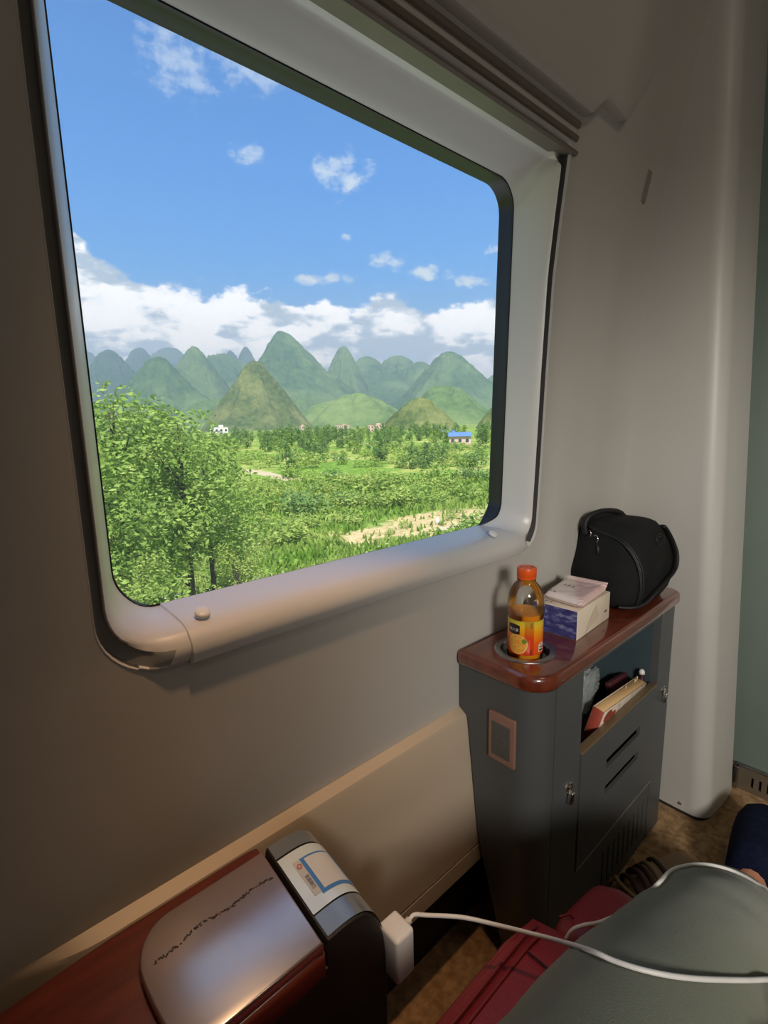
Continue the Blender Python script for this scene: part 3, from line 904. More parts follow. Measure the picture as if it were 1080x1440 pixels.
# ------------------------------------------------------------------ tissue box and pack
def glyphs(name, o, u, v, nrm, m, parent, n=3, w=.004, h=.007, gap=.009):
    """a row of small brush-like characters, flat print"""
    vs, fs = [], []
    o, u, v, nrm = (Vector(q) for q in (o, u, v, nrm)); u.normalize(); v.normalize(); nrm.normalize()
    def bar(x0, y0, x1, y1, t):
        d = Vector((x1 - x0, y1 - y0)); d.normalize(); q = Vector((-d.y, d.x)) * t
        b = len(vs)
        for x, y in ((x0 - q.x, y0 - q.y), (x1 - q.x, y1 - q.y), (x1 + q.x, y1 + q.y), (x0 + q.x, y0 + q.y)): vs.append(o + u * x + v * y + nrm * .0004)
        fs.append((b, b + 1, b + 2, b + 3))
    for k in range(n):
        x = k * gap
        bar(x, 0, x + w * .3, h, .0007); bar(x, h * .75, x + w, h * .62, .0006); bar(x, h * .1, x + w, h * .25, .0006)
    return mesh(name, vs, fs, m, parent)


def build_tissues():
    ang = math.radians(3.0); c0 = Vector((.780, .387, ZT + .0003)); ux = Vector((math.cos(ang), math.sin(ang), 0)); uy = Vector((-math.sin(ang), math.cos(ang), 0))
    W, D, H = .139, .084, .053
    cream = mat('box_cream', (.74, .64, .52), (.70, .60, .48), rough=.5, scale=30)
    r = empty('tissue_box', c0 + ux * W / 2 + uy * D / 2, 'cream cardboard tissue box with blue patterned end on the cabinet top', 'tissue box')
    R = Matrix.Rotation(ang, 3, 'Z')
    rbox('carton', c0 + ux * W / 2 + uy * D / 2 + Vector((0, 0, H / 2)), (W, D, H), .0012, cream, r, rot=R, seg=2)
    bm_ = bpy.data.materials.new('blue_waves'); bm_.use_nodes = True; nt = bm_.node_tree; p = nt.nodes['Principled BSDF']
    tc = nt.nodes.new('ShaderNodeTexCoord'); mp = nt.nodes.new('ShaderNodeMapping'); mp.inputs['Scale'].default_value = (1, 28, 75); mp.inputs['Rotation'].default_value = (.25, 0, 0)
    nt.links.new(tc.outputs['Object'], mp.inputs[0]); n = noise_n(nt, mp.outputs[0], 1.6, 3, .6)
    nt.links.new(ramp(nt, n.s, [(.40, (.035, .035, .15)), (.52, (.06, .062, .21)), (.62, (.20, .20, .36))]), p.inputs['Base Color']); p.inputs['Roughness'].default_value = .45
    q = [c0 - ux * .0005 + uy * a + Vector((0, 0, b)) for a, b in ((.001, .001), (D - .001, .001), (D - .001, H - .0005), (.001, H - .0005))]
    mesh('blue_end_print', q, [(0, 1, 2, 3)], bm_, r)
    # shaded fold-tint printed on the long side, and lettering
    lg = mat('side_print', (.66, .56, .44), rough=.5)
    q = [c0 - uy * .0005 + ux * a + Vector((0, 0, b)) for a, b in ((.03, .002), (.09, .020), (.075, .044), (.055, .030))]
    mesh('side_print', q, [(0, 1, 2, 3)], lg, r)
    ink = mat('print_ink', (.10, .07, .06))
    glyphs('side_lettering', c0 - uy * .0002 + ux * .114 + Vector((0, 0, .018)), ux, (0, 0, 1), -uy, ink, r, 3, .003, .004, .004)
    glyphs('top_lettering', c0 + ux * .012 + uy * .076 + Vector((0, 0, H)), -uy, ux, (0, 0, 1), ink, r, 3, .004, .006, .009)
    # soft pack lying on the box
    pk = empty('tissue_pack', (.845, .435, ZT + H), 'pink and white soft tissue pack lying on the cream box', 'tissue pack')
    a = Vector((.790, .458, 0)); b = Vector((.783, .381, 0)); cc = Vector((.902, .392, 0)); d = Vector((.897, .474, 0))
    zb = ZT + H + .0012
    pm = bpy.data.materials.new('pink_wrapper'); pm.use_nodes = True; nt = pm.node_tree; p = nt.nodes['Principled BSDF']
    tc = nt.nodes.new('ShaderNodeTexCoord'); sp = nt.nodes.new('ShaderNodeSeparateXYZ'); nt.links.new(tc.outputs['Object'], sp.inputs[0])
    x, y, z = (V(nt, sp.outputs[i]) for i in range(3))
    wv = ((x * 1.0 + y * .7) * 900)._m('SINE') * .5 + .5
    area = (noise_n(nt, tc.outputs['Object'], 14, 2).__mul__(.02) + (y * -1) * .6 + x * .35 - .008).step(.0, .012)
    f = wv.step(.2, .8) * area * .75
    nt.links.new(mixc(nt, f, (.78, .66, .60), (.60, .26, .30)), p.inputs['Base Color']); p.inputs['Roughness'].default_value = .28
    p.inputs['Coat Weight'].default_value = .3
    nu, nv = 28, 18; vs, fs = [], []
    for s in (0, 1):
        for i in range(nu + 1):
            for j in range(nv + 1):
                u = i / nu; v = j / nv
                P = a.lerp(d, u).lerp(b.lerp(cc, u), v)
                e = min(1, min(u / .10, (1 - u) / .16)); e2 = min(1, min(v, 1 - v) / .08)
                full = (max(0, e) ** .55) * (max(0, e2) ** .5)
                w = mnoise.noise(Vector((u * 7, v * 6, 3 * s))) * .0010 + mnoise.noise(Vector((u * 18, v * 14, 9))) * .0005
                fin = .0125 * max(0, (u - .88) / .12)
                top = .0095 + fin * .9 + (.0085 + w) * full
                bot = .0095 + fin * .9 - .0092 * full - .0002
                vs.append((P.x, P.y, zb + (top if s else bot)))
    o_ = (nu + 1) * (nv + 1)
    for i in range(nu):
        for j in range(nv):
            k = i * (nv + 1) + j
            fs.append((k, k + 1, k + nv + 2, k + nv + 1)); fs.append((o_ + k, o_ + k + nv + 1, o_ + k + nv + 2, o_ + k + 1))
    wr = mesh('wrapper', vs, fs, pm, pk, smooth=True)
    glyphs('pack_lettering', (.838, .446, zb + .0195), (-.07, -.9, 0), (.9, .1, 0), (0, 0, 1), ink, pk, 3, .004, .010, .0085)
    glyphs('pack_lettering', (.797, .452, zb + .0178), (-.07, -.9, 0), (.9, .1, 0), (0, 0, 1), ink, pk, 2, .004, .007, .0085)


build_tissues()


# ------------------------------------------------------------------ black bag
def build_bag():
    r = empty('shoulder_bag', (1.06, .44, ZT), 'black fabric bag with top handle slumped against the bulkhead corner', 'bag')
    # rings: height, centre, half sizes, rotation, squareness
    K = [(.001, 1.062, .4400, .088, .060, 3.2), (.006, 1.062, .4400, .099, .071, 3.6), (.020, 1.066, .4385, .106, .077, 3.8), (.045, 1.071, .4370, .110, .081, 3.8), (.070, 1.073, .4360, .108, .083, 3.6), (.095, 1.070, .4360, .097, .082, 3.4),
         (.120, 1.064, .4370, .084, .079, 3.2), (.140, 1.058, .4380, .073, .075, 3.1), (.155, 1.054, .4390, .064, .071, 3.0), (.165, 1.052, .4400, .055, .066, 2.9), (.171, 1.050, .441, .044, .058, 2.7), (.1745, 1.050, .441, .026, .040, 2.4), (.1755, 1.050, .441, .0008, .004, 2.0)]
    n = 72; vs, fs = [], []
    tab = {}
    def ring(h):
        for A, B in zip(K, K[1:]):
            if h <= B[0]:
                t = (h - A[0]) / (B[0] - A[0]); return [p + (q - p) * t for p, q in zip(A, B)]
        return list(K[-1])
    def surf(th, h, off=0):
        _, cx, cy, hx, hy, ex = ring(h)
        c, s = math.cos(th), math.sin(th)
        dx = math.copysign(abs(c) ** (2 / ex), c) * (hx + off); dy = math.copysign(abs(s) ** (2 / ex), s) * (hy + off)
        return Vector((cx + dx, cy + dy, ZT + h))
    hs = [.001, .006, .013, .02, .032, .045, .058, .07, .083, .095, .108, .12, .13, .14, .148, .155, .160, .165, .168, .171, .173, .1745, .1755]
    for h in hs:
        for k in range(n):
            th = 2 * PI * k / n; P = surf(th, h)
            nn = Vector((math.cos(th), math.sin(th), .2))
            d = mnoise.fractal(P * 22, 1.0, 2.0, 3) * .004 * sstep(.005, .04, h)
            vs.append(P + nn * d)
    for i in range(len(hs) - 1):
        for k in range(n): fs.append((i * n + k, i * n + (k + 1) % n, (i + 1) * n + (k + 1) % n, (i + 1) * n + k))
    fs.append(tuple(range(n - 1, -1, -1)))
    mesh('bag_body', vs, fs, M['bag'], r, smooth=True)
    # zip: two welts side by side from the handle base curving down the front
    def path(pts, off): return spline([surf(math.radians(a), h, off) for a, h in pts], 10)
    z1 = [(150, .160), (170, .152), (190, .140), (207, .118), (219, .090), (227, .060), (231, .035), (233, .014)]
    tube('zip_welt', path(z1, .0030), .0022, M['bagtrim'], r, 8)
    tube('zip_welt', path([(a + 6, h) for a, h in z1], .0030), .0022, M['bagtrim'], r, 8)
    tube('zip_teeth', path([(a + 3, h) for a, h in z1], .0022), .0014, mat('zip_grey', (.03, .03, .032), rough=.4), r, 6)
    # shoulder strap lying down the right side and round the foot
    st = [(292, .158), (297, .145), (296, .120), (288, .090), (276, .062), (262, .038), (250, .022), (236, .014), (220, .012), (200, .011)]
    tube('shoulder_strap', path(st, .0055), .0035, M['bagtrim'], r, 8, flat=2.2)
    # grab handle with chrome rings
    hp = [(.992, .484, ZT + .140), (.990, .486, ZT + .160), (1.000, .482, ZT + .176), (1.025, .472, ZT + .184), (1.050, .462, ZT + .184), (1.072, .452, ZT + .179), (1.082, .447, ZT + .170)]
    tube('grab_handle', spline(hp, 8), .0058, M['bagtrim'], r, 10, flat=1.3)
    for (x, y, z) in ((1.000, .462, ZT + .150), (.991, .476, ZT + .142), (.985, .458, ZT + .134)):
        tube('metal_ring', [(x + .006 * math.cos(a) * .5, y + .006 * math.cos(a), z + .008 * math.sin(a)) for a in [2 * PI * k / 16 for k in range(16)]], .0013, M['chrome'], r, 6, closed=True)
    tube('zip_pull', [(.985, .455, ZT + .128), (.980, .450, ZT + .118), (.976, .447, ZT + .105)], .0024, M['bagtrim'], r, 6, flat=1.8)
    # small tone-on-tone round emblem
    em = mat('emblem_grey', (.026, .027, .028), rough=.5)
    for rr in (.010, .006):
        pts = []
        for k in range(20):
            a = 2 * PI * k / 20; pts.append(surf(math.radians(268 + 7.2 * rr / .010 * math.cos(a)), .137 + rr * math.sin(a), .0026))
        tube('emblem', pts, .0007, em, r, 5, closed=True)


build_bag()


# ------------------------------------------------------------------ things in the pocket
def build_pocket_things():
    # the book stands on its long edge behind the lip, leaning out over it and tipped down at one end
    W, T, H = .214, .021, .078
    tilt = Matrix.Rotation(math.radians(13), 3, 'X'); roll = Matrix.Rotation(math.radians(6.5), 3, 'Y')
    R = tilt @ roll
    c = Vector((.858, .3665, .424)) - R @ Vector((-W / 2, -T / 2, H / 2))
    b = empty('paperback_book', c - Vector((0, 0, .05)), 'paperback book with cream and red cover leaning in the cabinet pocket', 'book')
    cover = bpy.data.materials.new('book_cover'); cover.use_nodes = True; nt = cover.node_tree; p = nt.nodes['Principled BSDF']
    tc = nt.nodes.new('ShaderNodeTexCoord'); n = noise_n(nt, tc.outputs['Object'], 45, 3, .6)
    nt.links.new(ramp(nt, n.s, [(.40, (.62, .52, .43)), (.60, (.70, .62, .54)), (.68, (.52, .30, .26))]), p.inputs['Base Color']); p.inputs['Roughness'].default_value = .4
    red = mat('cover_red', (.40, .075, .05), (.33, .06, .04), rough=.45)
    def T_(x, y, z): return c + R @ Vector((x, y, z))
    rbox('page_block', T_(.001, 0, .0), (W - .004, T - .003, H - .001), .001, mat('pages', (.78, .52, .26), (.70, .44, .20), rough=.8, scale=400, stretch=(.02, 1, .02)), b, rot=R, seg=1)
    rbox('front_cover', T_(0, -T / 2, 0), (W, .0014, H), .0004, cover, b, rot=R, seg=1)
    rbox('back_cover', T_(0, T / 2, 0), (W, .0014, H), .0004, cover, b, rot=R, seg=1)
    rbox('spine', T_(-W / 2 - .0002, 0, 0), (.0014, T, H), .0004, red, b, rot=R, seg=1)
    def flat(name, outline, m):
        mesh(name, [T_(x, -T / 2 - .0011, z) for x, z in outline], [tuple(range(len(outline)))], m, b)
    def disc(cx, cz, rx, rz, n=20): return [(cx + rx * math.cos(2 * PI * k / n), cz + rz * math.sin(2 * PI * k / n)) for k in range(n)]
    flat('cover_blot', disc(-.080, .022, .017, .014), red); flat('cover_blot', disc(-.055, .018, .014, .008), red)
    flat('cover_blot', disc(-.076, -.004, .022, .010), red); flat('cover_blot', disc(-.094, -.006, .010, .012), red); flat('cover_blot', disc(-.055, .0, .012, .010), red)
    br = mat('cover_ink', (.16, .08, .07))
    for x0, z0, x1, z1 in ((-.035, .0, -.02, .032), (-.015, -.005, .004, .030), (-.01, .012, .012, .036), (.0, .005, .012, .010), (-.03, .022, -.022, .036)):
        d = Vector((x1 - x0, z1 - z0)).normalized(); q = Vector((-d.y, d.x)) * .0011
        flat('cover_twig', [(x0 - q.x, z0 - q.y), (x1, z1), (x0 + q.x, z0 + q.y)], br)
    for k, (x, l) in enumerate(((.088, .010), (.078, .006), (.03, .004))):
        P = [T_(x, .004, H / 2 - .004), T_(x + .002, .005, H / 2 + l * .6), T_(x + .001, .006, H / 2 + l)]
        tube('loose_slip', P, .0009, mat('slip', (.75, .55, .3)), b, 5, flat=2)
    # dark notebook behind its far end
    nb = rbox('notebook', (1.045, .412, .338), (.085, .012, .125), .002, mat('notebook_red', (.10, .022, .028), (.07, .015, .02), rough=.5), None, rot=Matrix.Rotation(math.radians(-14), 3, 'X') @ Matrix.Rotation(math.radians(4), 3, 'Y'), origin=(1.045, .40, .29))
    tag(nb, 'dark red notebook standing behind the far end of the paperback', 'notebook')
    pen = empty('pen', (1.081, .385, .33), 'dark pen with a white tip poking up at the far end of the pocket', 'pen')
    tube('barrel', [(1.081, .385, .33), (1.083, .387, .410)], .0062, mat('pen_dark', (.05, .012, .02), rough=.35), pen, 12)
    tube('pen_tip', [(1.083, .387, .410), (1.0833, .387, .416), (1.0835, .387, .420)], lambda t: .0066 * (1 - .5 * t * t), M['white'], pen, 12)
    # crumpled clear plastic bag at the back
    bm = bmesh.new(); bmesh.ops.create_icosphere(bm, subdivisions=5, radius=1)
    for v in bm.verts:
        P = v.co.copy()
        d = .62 + .30 * mnoise.ridged_multi_fractal(P * 2.3 + Vector((3, 1, 0)), 1, 2.1, 5, .9, 2.0)
        v.co = Vector((P.x * .078 * d, P.y * .018 * d, P.z * .058 * d)) + Vector((0, 0, .012 * P.x))
    bmesh.ops.translate(bm, verts=bm.verts, vec=(.895, .432, .418))
    m = clear_mat('bag_film', (.55, .60, .62), 1.6, .12, 1.5); nt = m.node_tree
    out = [n for n in nt.nodes if n.type == 'OUTPUT_MATERIAL'][0]; src = out.inputs[0].links[0].from_socket
    t = nt.nodes.new('ShaderNodeBsdfDiffuse'); t.inputs[0].default_value = (.55, .60, .62, 1)
    mx = nt.nodes.new('ShaderNodeMixShader'); mx.inputs[0].default_value = .38
    nt.links.new(src, mx.inputs[1]); nt.links.new(t.outputs[0], mx.inputs[2]); nt.links.new(mx.outputs[0], out.inputs[0])
    o = from_bm('plastic_bag', bm, m, None, smooth=True, origin=(.895, .436, .33)); tag(o, 'crumpled clear plastic bag stuffed behind the book', 'plastic bag')


build_pocket_things()


# ------------------------------------------------------------------ armrest
def build_armrest():
    r = empty('armrest', (.06, .385, 0), 'seat armrest with glossy wooden lid and dark rounded end cap', 'armrest')
    Y0, Y1 = .329, .446
    # dark end and body: profile in (x, z) extruded across
    prof = [(-.45, .0), (.268, .0), (.276, .12), (.279, .30), (.2795, .42), (.277, .45), (.272, .470), (.264, .485), (.254, .4945), (.242, .4990), (.228, .5005), (.209, .5005), (.207, .495), (.207, .472), (-.45, .462)]
    prism('body', prof, Y0, Y1, M['blackplastic'], r, bevel=.003, seg=2, axis='y', smooth=40)
    prism('wooden_rest', [(-.45, .450), (.2065, .4635), (.2065, .4875), (.195, .4895), (.06, .4895), (.0, .486), (-.1, .478), (-.45, .455)], Y0 - .001, Y1 + .020, M['wood2'], r, bevel=.006, seg=4, axis='y', smooth=60)
    # lid: flat board with one rounded end
    ol = [(.2045, Y0 + .002), (.2045, Y1 - .001), (.105, Y1 - .001)]
    for k in range(1, 11):
        t = k / 10; ol.append((.105 - .036 * math.sin(t * PI / 2), Y1 - .001 - .040 * (1 - math.cos(t * PI / 2))))
    for k in range(1, 7):
        t = k / 6; ol.append((.069 + .010 * t * t, Y1 - .041 - (.076 - .003) * t))
    prism('lid', ol[::-1], .4895, .5003, M['lid'], r, bevel=.002, seg=3, smooth=40)
    # dark ragged reflection, painted as a thin line on the lid
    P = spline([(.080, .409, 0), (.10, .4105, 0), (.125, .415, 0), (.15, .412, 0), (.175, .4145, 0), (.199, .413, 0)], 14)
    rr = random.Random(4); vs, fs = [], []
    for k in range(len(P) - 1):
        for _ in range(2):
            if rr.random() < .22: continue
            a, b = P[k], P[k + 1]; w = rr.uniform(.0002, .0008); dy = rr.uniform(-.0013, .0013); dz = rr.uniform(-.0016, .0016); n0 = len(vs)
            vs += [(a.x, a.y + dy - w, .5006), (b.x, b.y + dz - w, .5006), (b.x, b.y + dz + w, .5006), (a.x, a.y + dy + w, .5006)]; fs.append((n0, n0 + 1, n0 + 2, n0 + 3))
    mesh('reflected_line', vs, fs, mat('reflection_dark', (.03, .022, .03), rough=.6), r)
    # grey strips on the cap, either side of the pale plate, following its curve
    cv = [(.2105, .5008), (.228, .5009), (.242, .4994), (.254, .4949), (.2645, .4855), (.2725, .4705), (.2765, .456)]
    def cap_strip(name, y0, y1, m, lift, x0=None, x1=None, ny=1, parent=r):
        P = spline([(x, 0, z) for x, z in cv], 6)
        if x0 is not None: P = [p for p in P if x0 <= p.x <= x1]
        vs, fs = [], []; L = len(P)
        for i, p in enumerate(P):
            q = P[min(i + 1, L - 1)] - P[max(i - 1, 0)]; nn = Vector((-q.z, 0, q.x)).normalized()
            for y in (y0, y1): vs.append((p.x + nn.x * lift, y, p.z + nn.z * lift))
        for i in range(L - 1): fs.append((2 * i, 2 * i + 2, 2 * i + 3, 2 * i + 1))
        return mesh(name, vs, fs, m, parent, smooth=True)
    cap_strip('cap_cheek', .426, Y1 - .002, M['capgrey'], .0006); cap_strip('cap_cheek', Y0 + .003, .354, M['capgrey'], .0006)
    pl = cap_strip('pale_plate', .3555, .4235, mat('pale_plate', (.72, .84, .88), rough=.3, coat=1, coat_ior=2.4, coat_rough=.2), .0010)
    # sticker: blue frame with a blank white square, grey tab with emblem and four characters
    def on_cap(x, y, lift):
        P = spline([(a, 0, b) for a, b in cv], 6)
        for a, b in zip(P, P[1:]):
            if x <= b.x:
                t = (x - a.x) / (b.x - a.x); z = a.z + (b.z - a.z) * t; d = b - a; nn = Vector((-d.z, 0, d.x)).normalized(); return Vector((x + nn.x * lift, y, z + nn.z * lift))
        return Vector((x, y, P[-1].z))
    def patch(name, x0, x1, y0, y1, m, lift, n=16):
        vs, fs = [], []
        for i in range(n + 1):
            x = x0 + (x1 - x0) * i / n
            for y in (y0, y1): vs.append(on_cap(x, y, lift))
        for i in range(n): fs.append((2 * i, 2 * i + 2, 2 * i + 3, 2 * i + 1))
        return mesh(name, vs, fs, m, pl, smooth=True)
    patch('grey_tab', .2215, .2295, .369, .411, mat('tab_grey', (.55, .56, .58), rough=.4), .0015)
    patch('blue_frame', .2295, .2675, .366, .411, mat('sticker_blue', (.06, .24, .62), rough=.35), .0016)
    patch('blank_square', .2335, .2625, .3695, .4085, mat('sticker_white', (.66, .68, .70), rough=.4), .0020)
    vs, fs = text_faces('铁路畅行', .0050)
    mesh('sticker_lettering', [on_cap(.2255 + b, .3835 - a * .85, .0021) for a, b, _ in vs], fs, mat('sticker_ink', (.12, .13, .15)), pl)
    em = mat('emblem_red', (.62, .12, .10)); vs, fs = [], []; nn = 24
    for rr in (.0016, .0029):
        for k in range(nn): vs.append(on_cap(.2255 + rr * math.sin(2 * PI * k / nn), .4035 + rr * math.cos(2 * PI * k / nn), .0021))
    fs = [(k, (k + 1) % nn, nn + (k + 1) % nn, nn + k) for k in range(nn)]
    mesh('red_emblem', vs, fs, em, pl)
    # the whole top leans slightly towards the sitter
    for o in [c for c in r.children] + [g for c in r.children for g in c.children]:
        for v in o.data.vertices:
            z = v.co.z
            v.co.z += (v.co.y + .385 - .387) * math.tan(math.radians(8.5)) * sstep(.38, .46, z)
    # charger plugged into the front of the armrest
    ch = empty('phone_charger', (.290, .325, .418), 'white phone charger plugged into the end of the armrest', 'charger')
    rbox('charger_block', (.2915, .3270, .4175), (.0255, .030, .054), .004, M['white'], ch, seg=4)
    tube('connector', [(.303, .3290, .431), (.313, .3290, .4325)], .0038, M['white'], ch, 12)


build_armrest()


# ------------------------------------------------------------------ seat
def cushion(name, x0, x1, y0, y1, z0, z1, rad, m, parent, crown=.008, drop=0., seed=0):
    """soft upholstered block, slightly crowned, front edge dropping by `drop`"""
    bm = bmesh.new(); bmesh.ops.create_cube(bm, size=1)
    bmesh.ops.scale(bm, verts=bm.verts, vec=(x1 - x0, y1 - y0, z1 - z0))
    bmesh.ops.subdivide_edges(bm, edges=bm.edges[:], cuts=14, use_grid_fill=True)
    hx, hy, hz = (x1 - x0) / 2, (y1 - y0) / 2, (z1 - z0) / 2
    for v in bm.verts:
        p = v.co
        q = Vector((max(-hx + rad, min(hx - rad, p.x)), max(-hy + rad, min(hy - rad, p.y)), max(-hz + rad, min(hz - rad, p.z))))
        d = p - q
        if d.length > 1e-6: p = q + d.normalized() * rad
        u, w = p.x / hx, p.y / hy
        if p.z > 0: p.z += crown * (1 - u * u) * (1 - w * w) + mnoise.noise(Vector((p.x * 9, p.y * 9, seed))) * .0016
        p.z -= drop * (u * .5 + .5)
        v.co = p
    bmesh.ops.translate(bm, verts=bm.verts, vec=((x0 + x1) / 2, (y0 + y1) / 2, (z0 + z1) / 2))
    return from_bm(name, bm, m, parent, smooth=True)


def build_seat():
    r = empty('train_seat', (.1, 0, 0), 'red leather train seat with padded leg rest under the person', 'seat')
    cushion('seat_cushion', -.42, .470, -.270, .278, .25, .384, .028, M['leather'], r, .004)
    lr = cushion('leg_rest', .474, .625, -.255, .262, .215, .368, .040, M['leather'], r, .006, .03, 4)
    rbox('seat_base', (.02, 0, .125), (.75, .44, .25), .02, M['blackplastic'], r)
    cushion('backrest', -.62, -.40, -.27, .27, .28, 1.02, .05, M['leather'], r, .0)
    cushion('headrest', -.62, -.44, -.22, .22, 1.03, 1.36, .05, M['leather'], r, .0)
    for dy in (.011, .021, .031):
        z = .3800 if dy > .02 else (.3775 if dy > .015 else .3715)
        tube('piping', [(-.40 + .02 * k, .278 - dy, z + .0035) for k in range(42)] + [(.438, .278 - dy, z + .001), (.453, .278 - dy, z - .007)], .0023, M['piping'], r, 6)
    tube('cross_seam', [(.410 + .0006 * math.sin(k), .244 - .011 * k, .3865 + .0006 * math.sin(k * .5)) for k in range(22)], .0011, mat('seam_dark', (.05, .004, .008), rough=.6), r, 6)
    tube('leg_rest_seam', [(.492 + .005 * k, .250 - .0015 * k, .3615 - .0013 * k) for k in range(0, 4)] + [(.512, .236, .350)], .0016, M['piping'], r, 6)


build_seat()


# ------------------------------------------------------------------ person: legs of the traveller taking the picture
def skin_mesh(name, pts, edges, radii, m, parent, sub=2, root=0):
    me = bpy.data.meshes.new(name); me.from_pydata(pts, edges, []); me.update()
    o = link(name, me)
    md = o.modifiers.new('s', 'SKIN'); md.use_smooth_shade = True; md.branch_smoothing = .6
    for v, rr in zip(me.skin_vertices[0].data, radii): v.radius = rr if isinstance(rr, tuple) else (rr, rr)
    me.skin_vertices[0].data[root].use_root = True
    ss = o.modifiers.new('d', 'SUBSURF'); ss.levels = sub; ss.render_levels = sub
    dg = bpy.context.evaluated_depsgraph_get(); nm = bpy.data.meshes.new_from_object(o.evaluated_get(dg)); nm.name = name
    bpy.data.objects.remove(o, do_unlink=True)
    off = wloc(parent)
    for v in nm.vertices: v.co = v.co - off
    nm.materials.clear(); nm.materials.append(m)
    nm.polygons.foreach_set('use_smooth', [True] * len(nm.polygons))
    return link(name, nm, parent)


LEGL = dict(hip=(-.02, .085, .462), t1=(.16, .105, .455), t2=(.34, .112, .432), k0=(.48, .108, .412), knee=(.555, .110, .396), s1=(.66, .122, .315), s2=(.80, .140, .210), ank=(.985, .150, .092))


def build_person():
    r = empty('person', (-.05, 0, .38), 'person sitting in grey green trousers, left leg stretched out in a navy slip-on', 'person')
    P = LEGL
    Rr = {k: (v[0], -v[1] - .02, v[2]) for k, v in P.items()}
    pts = [(-.06, 0, .48), (-.10, 0, .58)]; rad = [.115, .125]; ed = [(0, 1)]
    base = dict(hip=.088, t1=.083, t2=.076, k0=.062, knee=.056, s1=.053, s2=.050, ank=.036)
    def leg(L, inflate, stop=None):
        prev = 0
        for k in ('hip', 't1', 't2', 'k0', 'knee', 's1', 's2', 'ank'):
            pts.append(L[k]); rad.append(base[k] + inflate.get(k, 0)); ed.append((prev, len(pts) - 1)); prev = len(pts) - 1
        return prev
    def foot(prev, L):
        a = Vector(L['ank']); s = 1 if a.y > 0 else -1
        for d, rr in (((.028, 0, -.030), .034), ((.085, .004 * s, -.020), (.030, .036)), ((.150, .009 * s, -.012), (.024, .041)), ((.205, .012 * s, -.004), (.020, .042)), ((.238, .013 * s, .002), (.014, .032))):
            pts.append(tuple(a + Vector(d))); rad.append(rr); ed.append((prev, len(pts) - 1)); prev = len(pts) - 1
    p = leg(P, {}); foot(p, P); p = leg(Rr, {}); foot(p, Rr)
    def chain(prev, items):
        for q, rr in items:
            pts.append(q); rad.append(rr); ed.append((prev, len(pts) - 1)); prev = len(pts) - 1
        return prev
    chest = chain(1, [((-.16, 0, .68), (.135, .105)), ((-.21, 0, .82), (.15, .11)), ((-.245, 0, .95), (.14, .105))])
    neck = chain(chest, [((-.255, 0, 1.045), .056), ((-.245, 0, 1.10), .054)])
    chain(neck, [((-.228, 0, 1.165), (.078, .088)), ((-.222, 0, 1.225), (.080, .096)), ((-.232, 0, 1.275), (.060, .074))])
    hands = {}
    for s in (1, -1):
        w = chain(chest, [((-.25, .17 * s, .955), .060), ((-.225, .225 * s, .80), .047), ((-.19, .245 * s, .665), .040), ((-.09, .215 * s, .625), .036), ((.02, .165 * s, .590), .026)])
        palm = chain(w, [((.055, .150 * s, .578), (.034, .018)), ((.085, .140 * s, .572), (.038, .016))])
        hands[s] = palm
        for k, (dy, ln) in enumerate(((.030, .062), (.011, .074), (-.009, .070), (-.028, .056))):
            b = Vector((.100, .135 * s + dy * s, .570))
            chain(palm, [(tuple(b), .0100), (tuple(b + Vector((ln * .45, dy * .10 * s, .002))), .0090), (tuple(b + Vector((ln * .78, dy * .14 * s, -.006))), .0083), (tuple(b + Vector((ln, dy * .15 * s, -.016))), .0070)])
        chain(palm - 1, [((.075, (.150 - .040) * s, .566), .0125), ((.105, (.150 - .060) * s, .560), .0105), ((.128, (.150 - .066) * s, .553), .0085)])
    skin_mesh('body', pts, ed, rad, M['skin'], r)
    # face and hair
    for s in (1, -1):
        lathe('eye', [(.0003, .0), (.008, .001), (.0115, .006), (.0115, .010), (.008, .015), (.0003, .016)], (-.147, .031 * s, 1.185), M['white'], r, 14)
        rbox('brow', (-.136, .032 * s, 1.212), (.010, .034, .006), .002, M['bagtrim'], r)
        tube('ear', spline([(-.235, .082 * s, 1.205), (-.252, .090 * s, 1.215), (-.262, .092 * s, 1.195), (-.252, .089 * s, 1.165), (-.238, .082 * s, 1.155)], 5), .009, M['skin'], r, 8)
    tube('nose', spline([(-.138, 0, 1.205), (-.128, 0, 1.18), (-.118, 0, 1.160), (-.132, 0, 1.150)], 5), lambda t: .007 + .008 * t, M['skin'], r, 10)
    tube('mouth', spline([(-.142, -.024, 1.122), (-.133, 0, 1.121), (-.142, .024, 1.122)], 5), .0055, mat('lips', (.45, .16, .13), rough=.45), r, 8)
    bm = bmesh.new(); bmesh.ops.create_icosphere(bm, subdivisions=4, radius=1)
    bmesh.ops.delete(bm, geom=[v for v in bm.verts if v.co.z < -.55 or (v.co.x > .38 and v.co.z < .42)], context='VERTS')
    for v in bm.verts: v.co = Vector((-.240 + v.co.x * .108, v.co.y * .094, 1.235 + v.co.z * .112)) * (1 + .006 * mnoise.noise(v.co * 14))
    from_bm('hair', bm, M['bagtrim'], r, smooth=True)
    # dark tee
    pts[:] = [(-.07, 0, .50), (-.10, 0, .60)]; rad[:] = [(.15, .13), (.15, .125)]; ed[:] = [(0, 1)]
    ch = chain(1, [((-.16, 0, .70), (.155, .125)), ((-.21, 0, .83), (.168, .128)), ((-.245, 0, .95), (.155, .12))]); chain(ch, [((-.253, 0, 1.02), .072)])
    for s in (1, -1): chain(ch, [((-.25, .17 * s, .955), .076), ((-.225, .225 * s, .80), .064)])
    skin_mesh('tee_shirt', pts, ed, rad, M['navy'], r)
    # trousers over it
    pts[:] = [(-.06, 0, .485), (-.10, 0, .60)]; rad[:] = [.130, .140]; ed[:] = [(0, 1)]
